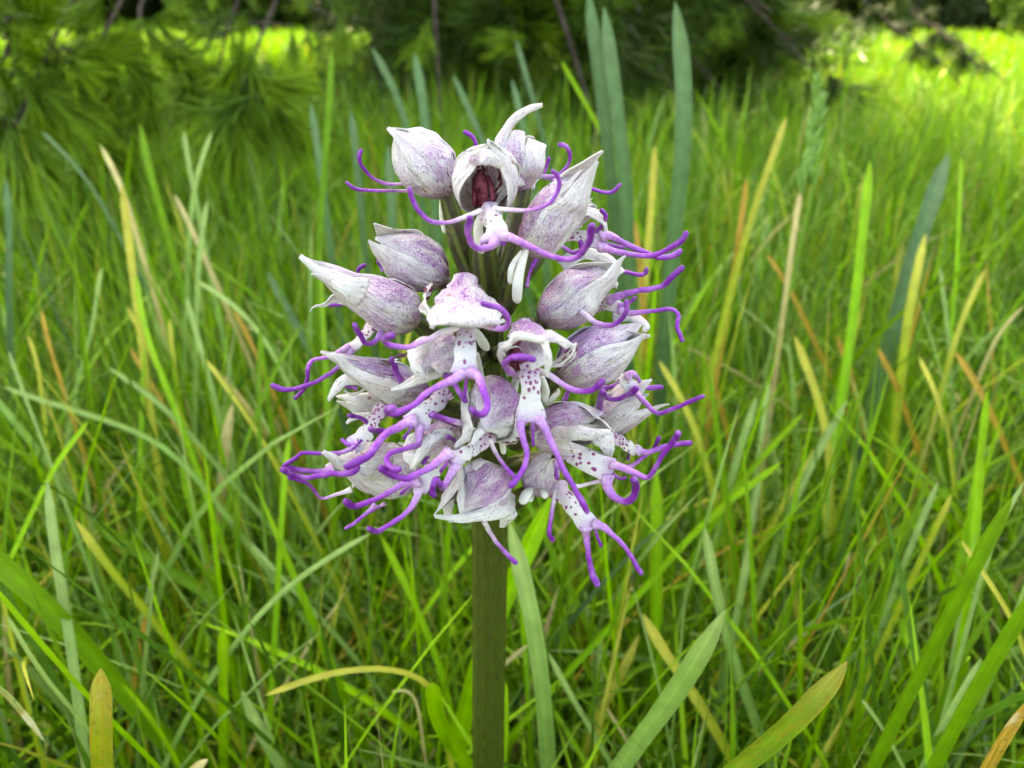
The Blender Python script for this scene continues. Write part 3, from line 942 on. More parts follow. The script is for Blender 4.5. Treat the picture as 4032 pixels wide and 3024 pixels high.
         arm=[('D', [(1160, 1170, -2), (1230, 1250, -6), (1300, 1350, -10), (1400, 1378, -13), (1500, 1335, -15), (1560, 1275, -16)], 58, .0, 1.0),
              ('D', [(1040, 1200, 0), (1150, 1245, 1), (1290, 1280, 1), (1420, 1240, 1)], 44, .2, 1), ('D', [(930, 1390, 0), (975, 1290, 0), (1000, 1240, 0)], 46, .7, 1)],
         leg=[('D', [(1530, 1290, -3), (1620, 1390, -5), (1740, 1495, -7), (1850, 1470, -8), (2000, 1410, -9), (2140, 1350, -10)], 46, .5, 1.0),
              ('D', [(1480, 1180, -2), (1530, 1150, -2), (1580, 1200, -1), (1620, 1270, 0), (1780, 1270, 1)], 48, .5, 1.0)],
         drop=.008),
    # 12 pale hood low on the shaded side
    dict(hood=('G', (1000, 430, 0), (1370, 165, -1), 300, (-.65, -.45, .6), dict(peak=.40, purple=(.7, .5, .5), tips=(('G', 1415, 82, -1), ('G', 1530, 262, -1), ('G', 1380, 190, -2)))),
         petals=[('G', [(1080, 480, -2), (1230, 330, -3), (1370, 190, -2)], [90, 135, 80, 10], (.4, -.9, 0), dict(purple=.5, cup=.35))],
         lip=('G', [(1110, 500, -4), (1190, 535, -5), (1260, 570, -6), (1340, 605, -7)], [34, 36, 36, 34], (.2, -.7, .6)),
         arm=[('G', [(1040, 330, -10), (1035, 240, -16), (1055, 170, -20)], 56, .3, 1.0), ('G', [(1240, 660, -4), (1250, 620, -4), (1262, 600, -4)], 24, .9, 1.1)],
         leg=[('G', [(1300, 590, -6), (1380, 610, -7), (1500, 570, -7), (1600, 550, -6), (1690, 540, -6)], 42, .4, 1.0),
              ('G', [(1220, 740, -6), (1320, 670, -6), (1420, 590, -5), (1462, 505, -5)], 36, .5, 1.0)],
         spur=[('G', [(700, 130, -4), (720, 180, -4), (650, 240, -6)], 90)], drop=.006),
    # 13 hood with a raised white keel and a coiled leg
    dict(hood=('G', (580, 450, -9), (1110, 455, -19), 380, (-.05, -.55, .83), dict(peak=.42, purple=(.95, .45, .35), tips=(('G', 1060, 330, -16), ('G', 1120, 640, -16), ('G', 1130, 455, -22)))),
         petals=[('G', [(560, 540, -13), (740, 490, -19), (940, 470, -22), (1130, 455, -23)], [55, 75, 62, 40, 14], (0, -.8, .55), dict(purple=.35, cup=.7)),
                 ('G', [(980, 420, -16), (1090, 520, -17), (1110, 640, -17), (1090, 690, -17)], [70, 80, 55, 10], (.5, -.8, .2), dict(purple=.2, cup=.4))],
         lip=('G', [(740, 560, -14), (860, 625, -17), (980, 690, -19), (1130, 750, -20)], [70, 82, 78, 80, 90], (.1, -.8, .55)),
         arm=[('G', [(840, 860, -14), (930, 845, -14), (1050, 815, -15)], 36, .0, .3), ('G', [(720, 680, -18), (720, 740, -20), (725, 790, -23)], 44, .2, 1.1)],
         leg=[('G', [(1120, 700, -20), (1200, 720, -21), (1290, 760, -22), (1390, 795, -23), (1440, 710, -24), (1530, 580, -25), (1605, 470, -26)], 45, .4, 1.0),
              ('G', [(1090, 790, -20), (1090, 860, -21), (1140, 935, -22), (1210, 968, -23), (1275, 935, -24), (1300, 860, -25), (1285, 810, -26)], 62, .35, 1.1)],
         tooth=[('G', [(1130, 770, -20), (1180, 800, -20), (1225, 798, -20)], 30, .5, 1)], drop=.006),
    # 14 lowest flower, legs hanging free
    dict(hood=('G', (545, 880, -7), (690, 650, -11), 230, (-.6, -.6, .5), dict(peak=.4, purple=(.9, .9, .9), inner=False)),
         lip=('G', [(700, 850, -10), (800, 945, -13), (890, 1055, -15), (970, 1150, -16)], [85, 66, 56, 58, 76], (.15, -.9, .45)),
         arm=[('G', [(720, 880, -11), (705, 950, -12), (685, 1060, -13), (668, 1190, -14), (690, 1248, -14)], 40, .0, 1.1)],
         leg=[('G', [(935, 1140, -16), (940, 1230, -16), (960, 1380, -17), (985, 1490, -17), (1018, 1565, -18)], 54, .35, 1.0),
              ('G', [(1000, 1130, -16), (1080, 1165, -17), (1180, 1260, -18), (1250, 1350, -18), (1335, 1480, -19)], 48, .35, 1.0)],
         tooth=[('G', [(995, 1160, -16), (1020, 1230, -16), (1045, 1285, -16)], 28, .5, 1.0)],
         spur=[('G', [(540, 870, -10), (505, 910, -13), (482, 955, -14)], 82), ('G', [(545, 880, -9), (535, 930, -12), (530, 955, -13)], 50), ('G', [(610, 870, -10), (632, 915, -13), (640, 930, -13)], 52)], drop=.004),
    # 15 lowest hood in front of the stem
    dict(hood=('G', (290, 760, -10), (-40, 1085, -20), 400, (.3, -.7, .65), dict(peak=.40, purple=(1.1, .3, .5), tips=(('G', 20, 1040, -20), ('G', -170, 1075, -19), ('G', -60, 1100, -20)))),
         petals=[('G', [(395, 930, -12), (300, 1040, -18), (100, 1075, -20), (-170, 1075, -20)], [70, 80, 55, 40, 10], (.1, -.8, .6), dict(purple=.1, cup=.5)),
                 ('G', [(400, 910, -12), (380, 1040, -15), (340, 1160, -15)], [20, 60, 55, 20], (.3, -1, 0), dict(purple=.1, cup=.3)),
                 ('G', [(-10, 770, -13), (20, 900, -19), (40, 1030, -21)], [70, 60, 45, 15], (-.2, -1, .3), dict(purple=.15, cup=.5)),
                 ('G', [(-40, 870, -12), (-80, 980, -13), (-70, 1090, -13)], [40, 50, 30], (-.3, -1, 0), dict(purple=.2))],
         arm=[('G', [(200, 1120, -12), (250, 1210, -11), (320, 1300, -11), (425, 1408, -11)], 38, .05, .75)], drop=.004),
    # 16 small hood in the middle
    dict(hood=('G', (330, 160, -13), (120, 520, -27), 380, (.2, -.75, .6), dict(peak=.42, purple=(1.1, .2, .3), inner=False, tips=(None, ('G', 60, 450, -24), ('G', 430, 480, -23)))),
         petals=[('G', [(60, 170, -17), (40, 280, -22), (90, 400, -26), (110, 450, -27)], [40, 62, 50, 10], (-.4, -.9, .3), dict(purple=.2, cup=.4)),
                 ('G', [(190, 400, -25), (300, 400, -24), (400, 420, -21), (440, 500, -19)], [45, 75, 85, 40], (.1, -.8, .5), dict(purple=.1, cup=.5)),
                 ('G', [(440, 480, -19), (400, 550, -21), (320, 530, -21), (270, 470, -21)], [30, 36, 34, 20], (.2, -1, -.2), dict(mat='inner', purple=.1)),
                 ('G', [(190, 390, -25), (150, 480, -27), (95, 545, -28)], [36, 34, 8], (-.2, -1, .2), dict(purple=.05)),
                 ('G', [(100, 430, -26), (60, 520, -26), (-10, 590, -26)], [40, 34, 10], (-.4, -1, 0), dict(purple=.05))],
         lip=('G', [(250, 480, -23), (140, 560, -25), (40, 630, -27), (-45, 690, -28)], [50, 44, 42, 50, 78], (-.3, -.9, .3)),
         arm=[('G', [(230, 510, -24), (270, 590, -24), (330, 690, -24), (415, 790, -25)], 40, .0, .8), ('I', [(420, 430, -24), (250, 380, -25), (130, 340, -26), (20, 310, -27)], 100, .2, 1.0)],
         leg=[('E', [(2020, 1200, -28), (1900, 1280, -29), (1740, 1390, -30), (1570, 1475, -31), (1420, 1445, -32), (1270, 1365, -33)], 88, .4, 1.05),
              ('E', [(2090, 1330, -28), (2020, 1470, -29), (1950, 1580, -30), (1910, 1530, -33), (1860, 1490, -34), (1840, 1580, -34), (1830, 1659, -34), ('F', 1735, 830, -34)], 84, .4, 1.05)],
         tooth=[('E', [(2010, 1290, -28), (1970, 1340, -28), (1925, 1395, -28)], 46, .5, 1)],
         spur=[('G', [(300, 500, -17), (330, 560, -16), (335, 600, -16)], 60)], drop=.006),
    # 17 torn hood with a thick-legged lip
    dict(hood=('H', (830, 960, -14), (400, 1290, -22), 400, (-.05, -.55, .83), dict(peak=.46, purple=(1, .4, .4), tips=(None, ('H', 480, 1390, -23), ('H', 130, 1470, -21)))),
         petals=[('H', [(640, 980, -18), (420, 1010, -21), (340, 1150, -23), (420, 1300, -24), (500, 1395, -24)], [60, 100, 95, 65, 40, 12], (-.2, -.9, .4), dict(purple=.15, cup=.4)),
                 ('H', [(760, 1240, -19), (500, 1320, -21), (330, 1400, -22), (130, 1475, -22)], [70, 80, 50, 34, 10], (0, -.7, .7), dict(purple=.05, cup=.5)),
                 ('H', [(860, 1010, -16), (740, 1150, -20), (620, 1270, -22)], [90, 110, 80], (.1, -.8, .5), dict(purple=1.0, cup=.3))],
         lip=('E', [(2010, 500, -18), (1870, 640, -20), (1740, 750, -22), (1640, 880, -23)], [110, 100, 92, 105, 155], (-.3, -.9, .35)),
         arm=[('H', [(700, 1330, -20), (790, 1390, -21), (850, 1500, -22), (910, 1600, -23)], 82, .5, 1.1), ('E', [(2140, 900, -18), (2000, 860, -20), (1900, 810, -22), (1810, 785, -23)], 74, .3, 1.1),
              ('E', [(1500, 430, -20), (1450, 310, -22), (1400, 180, -23)], 84, .4, 1.1)],
         leg=[('E', [(1640, 850, -23), (1500, 900, -24), (1350, 970, -26), (1220, 1120, -28), (1120, 1240, -29), (1000, 1310, -30), (905, 1350, -30)], 96, .35, 1.0),
              ('E', [(1690, 900, -23), (1690, 1020, -24), (1680, 1115, -25), (1540, 1150, -27), (1380, 1200, -29), (1330, 1280, -31), (1390, 1360, -33), (1470, 1385, -34)], 78, .35, .95)],
         tooth=[('E', [(1610, 920, -24), (1560, 990, -24), (1525, 1035, -24)], 40, .5, .9)],
         spur=[('H', [(1040, 1090, -12), (1060, 1250, -11), (1080, 1400, -11)], 150)], drop=.008),
    # 18 long-sepalled hood
    dict(hood=('E', (1740, 560, -10), (720, 140, -15), 420, (.15, -.45, .88), dict(peak=.34, purple=(1, .3, .3), tips=(None, ('E', 685, 605, -13), ('E', 695, 115, -18)))),
         petals=[('E', [(1500, 600, -15), (1200, 430, -18), (950, 290, -18), (695, 115, -18)], [130, 130, 75, 45, 16], (-.2, -.85, .5), dict(purple=.15, cup=.4)),
                 ('E', [(1050, 420, -14), (880, 400, -14), (780, 480, -14), (685, 605, -14)], [60, 65, 52, 14], (-.2, -.8, .5), dict(purple=.1, cup=.4)),
                 ('E', [(1150, 500, -13), (1040, 560, -14), (950, 560, -14), (880, 510, -14)], [30, 38, 30, 12], (0, -.5, -.8), dict(purple=.1, cup=.5))],
         arm=[('E', [(1020, 500, -12), (900, 470, -12)], 64, .4, .7)], drop=.006),
    # 19 white hood with a dotted hanging lip
    dict(hood=('E', (1390, 720, -5), (820, 600, -7), 300, (.1, -.4, .9), dict(peak=.4, purple=(.3, .2, .2), tips=(('E', 790, 580, -6), ('E', 910, 885, -7), ('E', 770, 610, -8)))),
         petals=[('E', [(1330, 720, -9), (1130, 660, -11), (940, 610, -11), (780, 590, -10)], [90, 110, 60, 40, 12], (-.1, -.9, .4), dict(purple=.15)),
                 ('E', [(1150, 800, -9), (1030, 800, -9), (910, 885, -9)], [40, 35, 10], (-.2, -.8, .4), dict(purple=.1))],
         lip=('E', [(1310, 660, -12), (1230, 800, -13), (1110, 970, -14), (950, 1130, -15)], [60, 72, 78, 86, 100], (-.4, -.85, .3)),
         arm=[('E', [(1140, 890, -13), (1060, 820, -14), (925, 790, -15)], 64, .6, 1.1), ('E', [(1290, 960, -20), (1200, 960, -22), (1160, 940, -23)], 78, .8, 1.1)],
         leg=[('E', [(1000, 1110, -15), (850, 1190, -15), (640, 1205, -16), (420, 1200, -17), (350, 1250, -18), (220, 1330, -19)], 50, .3, .95),
              ('E', [(1030, 1090, -15), (920, 1110, -15), (850, 1060, -14)], 60, .5, 1), ('E', [(740, 1380, -16), (600, 1400, -17), (420, 1390, -18), (225, 1350, -19)], 66, .7, 1.05)],
         tooth=[('E', [(1060, 1060, -16), (1000, 1120, -17), (950, 1170, -17)], 36, .6, .9)], drop=.006),
    # 20 big low hood
    dict(hood=('F', (1560, 640, -8), (640, 430, -15), 560, (.18, -.6, .78), dict(peak=.42, purple=(.6, .4, .5), tips=(('F', 560, 500, -15), ('F', 830, 760, -13), ('F', 545, 345, -18)))),
         petals=[('F', [(1250, 560, -16), (1000, 560, -19), (760, 520, -19), (640, 420, -19), (545, 345, -19)], [150, 130, 90, 62, 48, 18], (-.2, -.9, .4), dict(purple=.2, cup=.35))],
         arm=[('F', [(900, 520, -19), (820, 590, -21), (600, 600, -22), (340, 640, -23), (180, 600, -24), (100, 555, -25)], 84, .7, 1.05)],
         leg=[('F', [(840, 765, -14), (700, 815, -15), (515, 862, -16), (430, 770, -17), (340, 690, -18), (160, 640, -19)], 42, .1, 1.0),
              ('F', [(1110, 920, -12), (1000, 1030, -13), (880, 1130, -14), (780, 1190, -15)], 44, .3, 1.0), ('F', [(1200, 920, -11), (1120, 970, -11), (1040, 1020, -11)], 36, .4, .9)],
         drop=.006),
    # 21 arched hood with a crimson-dotted throat
    dict(hood=('F', (1980, 150, -14), (1560, 500, -24), 420, (-.25, -.6, .75), dict(peak=.45, purple=(1, .4, .4), lat=105, wl=52, tips=(None, ('F', 1500, 540, -24), ('F', 1310, 260, -22)))),
         petals=[('F', [(1620, 200, -20), (1500, 260, -22), (1420, 380, -24), (1500, 530, -25)], [100, 130, 90, 16], (-.3, -.9, .2), dict(purple=.15, cup=.3)),
                 ('F', [(2000, 330, -18), (1970, 220, -21), (1860, 160, -23), (1720, 230, -24), (1590, 430, -25), (1520, 540, -25)], [36, 46, 52, 58, 62, 50, 12], (-.3, -.8, .5), dict(purple=.2, cup=.5))],
         lip=('F', [(1880, 230, -17), (1790, 420, -19), (1680, 610, -21), (1560, 740, -22)], [120, 120, 105, 90, 110], (-.3, -.9, .3)),
         column=[('F', [(1900, 280, -17), (1850, 230, -18)], 120)],
         arm=[('F', [(1990, 320, -20), (1960, 230, -23), (1890, 190, -25)], 60, .3, 1.0), ('F', [(1780, 300, -21), (1680, 400, -23), (1620, 480, -24)], 50, .1, .8)],
         leg=[('F', [(1560, 690, -22), (1440, 690, -23), (1290, 770, -24), (1160, 845, -25), (980, 925, -26), (860, 955, -27), (775, 900, -28)], 78, .35, 1.05),
              ('F', [(1570, 760, -22), (1560, 830, -23), (1480, 970, -24), (1350, 1090, -25), (1200, 1190, -26), (1110, 1225, -26), (1035, 1200, -27)], 74, .2, 1.05)],
         tooth=[('F', [(1510, 700, -22), (1440, 755, -22), (1380, 805, -22)], 40, .5, 1)], drop=.004),
]
for spec in FLOWERS:
    flower(spec)



# ------------------------------------------------------------------ blades and leaves that stand out, one by one
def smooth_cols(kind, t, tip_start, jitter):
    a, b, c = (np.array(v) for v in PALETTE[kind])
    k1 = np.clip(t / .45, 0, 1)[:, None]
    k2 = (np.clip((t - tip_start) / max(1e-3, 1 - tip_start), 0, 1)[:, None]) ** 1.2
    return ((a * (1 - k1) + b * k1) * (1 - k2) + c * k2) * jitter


BCOUNT = [0]


def blade(reg, P, w, kind, Y0, Y1=None, label=None, group=None, name='grass_leaf', tip_start=.72, rust=0.0, amt=1.0, face=(0, -1, .25), blunt=3.2, fold=.42):
    """A blade given from its tip downwards in photo pixels, at a depth of Y0 (tip) to Y1 mm; it runs on to its root in the ground."""
    BCOUNT[0] += 1
    g = np.random.default_rng(5000 + BCOUNT[0])
    Y1 = Y0 if Y1 is None else Y1
    Q = []
    for i, (x, y) in enumerate(P):
        q = at(reg, x, y, Y0 + (Y1 - Y0) * i / max(1, len(P) - 1))
        if q.z < .004: break
        Q.append(q)
    d = (Q[-1] - Q[-2]).normalized()
    d = (d + Vector((0, 0, -.55))).normalized() if d.z > -.5 else d
    d = (d + Vector((0, 0, -.25))).normalized()
    k = Q[-1].z / max(.15, -d.z)
    Q += [Q[-1] + d * k * .5 + Vector((0, 0, .0)), Q[-1] + d * k + Vector((0, 0, -.004))]
    Q[-1].z = -.004
    width = (1.0 if label else .8) * w * px_size(reg, at(reg, *P[len(P) // 2], (Y0 + Y1) / 2))
    nr = 40
    C = catmull(Q[::-1], nr - 1)                       # root first
    for _ in range(6): C[1:-1] = (C[:-2] + 2 * C[1:-1] + C[2:]) / 4
    t = 1 - (1 - np.linspace(0, 1, nr)) ** 2.0         # rows crowd towards the tip
    C = np.stack([np.interp(t, np.linspace(0, 1, nr), C[:, k]) for k in range(3)], 1)
    T = np.gradient(C, t, axis=0); T /= np.linalg.norm(T, axis=1)[:, None] + 1e-9
    N = fix_norm(T, np.repeat(np.array(face, float)[None] + g.normal(0, .12, 3)[None], nr, 0))
    S = np.cross(T, N)
    L = np.linalg.norm(np.diff(C, axis=0), axis=1).sum()
    tipd = (1 - t) * L / (width * blunt)
    prof = np.clip(.7 + .6 * t, 0, 1) * np.clip(np.sin(.5 * math.pi * np.clip(tipd, 0, 1)), .004, 1) ** .82
    hw = .5 * width * prof * (1 + .03 * np.sin(t * 40 + g.uniform(0, 6)))
    us = np.array([-1, -.55, -.09, 0, 0, .09, .55, 1])
    X = C[:, None] + S[:, None] * (hw[:, None] * us)[..., None] + N[:, None] * (-fold * hw[:, None] * (1 - np.abs(us)) + .0)[..., None]
    V = X.reshape(-1, 3)
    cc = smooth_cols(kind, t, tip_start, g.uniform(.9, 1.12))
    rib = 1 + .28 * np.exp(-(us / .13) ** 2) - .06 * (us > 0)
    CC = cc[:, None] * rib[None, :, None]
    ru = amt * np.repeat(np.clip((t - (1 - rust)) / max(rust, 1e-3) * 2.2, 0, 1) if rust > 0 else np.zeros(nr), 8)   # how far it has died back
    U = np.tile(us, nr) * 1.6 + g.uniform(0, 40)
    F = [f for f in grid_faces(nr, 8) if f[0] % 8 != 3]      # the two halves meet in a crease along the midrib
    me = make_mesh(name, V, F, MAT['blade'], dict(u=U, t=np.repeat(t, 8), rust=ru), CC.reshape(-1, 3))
    o = link(name, me)
    if not label:
        tip, low = Vector(C[-1]), Vector(C[nr // 3])
        ang = math.degrees(math.atan2(math.hypot(tip.x - low.x, tip.y - low.y), max(1e-4, tip.z - low.z)))
        size = 'thin' if width < .0013 else 'narrow' if width < .0026 else 'broad'
        pose = 'standing upright' if ang < 9 else 'leaning' if ang < 28 else 'slanting' if ang < 55 else 'lying nearly flat'
        place = 'beside the orchid stem' if (tip.y < .06 and abs(tip.x) < .03) else 'in the grass round the orchid' if tip.y < .075 else 'just behind the orchid' if tip.y < .16 else \
            'well behind the orchid' if tip.y < .245 else 'in the shade below the conifer'
        what = {'green': 'green grass blade', 'bright': 'vivid light green grass blade', 'deep': 'dark green grass blade', 'pale': 'pale greyish green grass blade', 'blue': 'dull blue-green strap leaf',
                'yellow': 'yellow-green grass blade with straw tip', 'orange': 'short withered orange grass blade', 'tan': 'dry straw-coloured grass blade'}[kind]
        label = '%s %s %s %s' % (size, what, pose, place)
        group = group or {'blue': 'blue-green strap leaves', 'orange': 'withered blades', 'tan': 'withered blades', 'yellow': 'yellowing blades'}.get(kind, 'green grass blades')
    tag(o, label, 'leaf' if kind == 'blue' else 'grass blade', group)
    return o


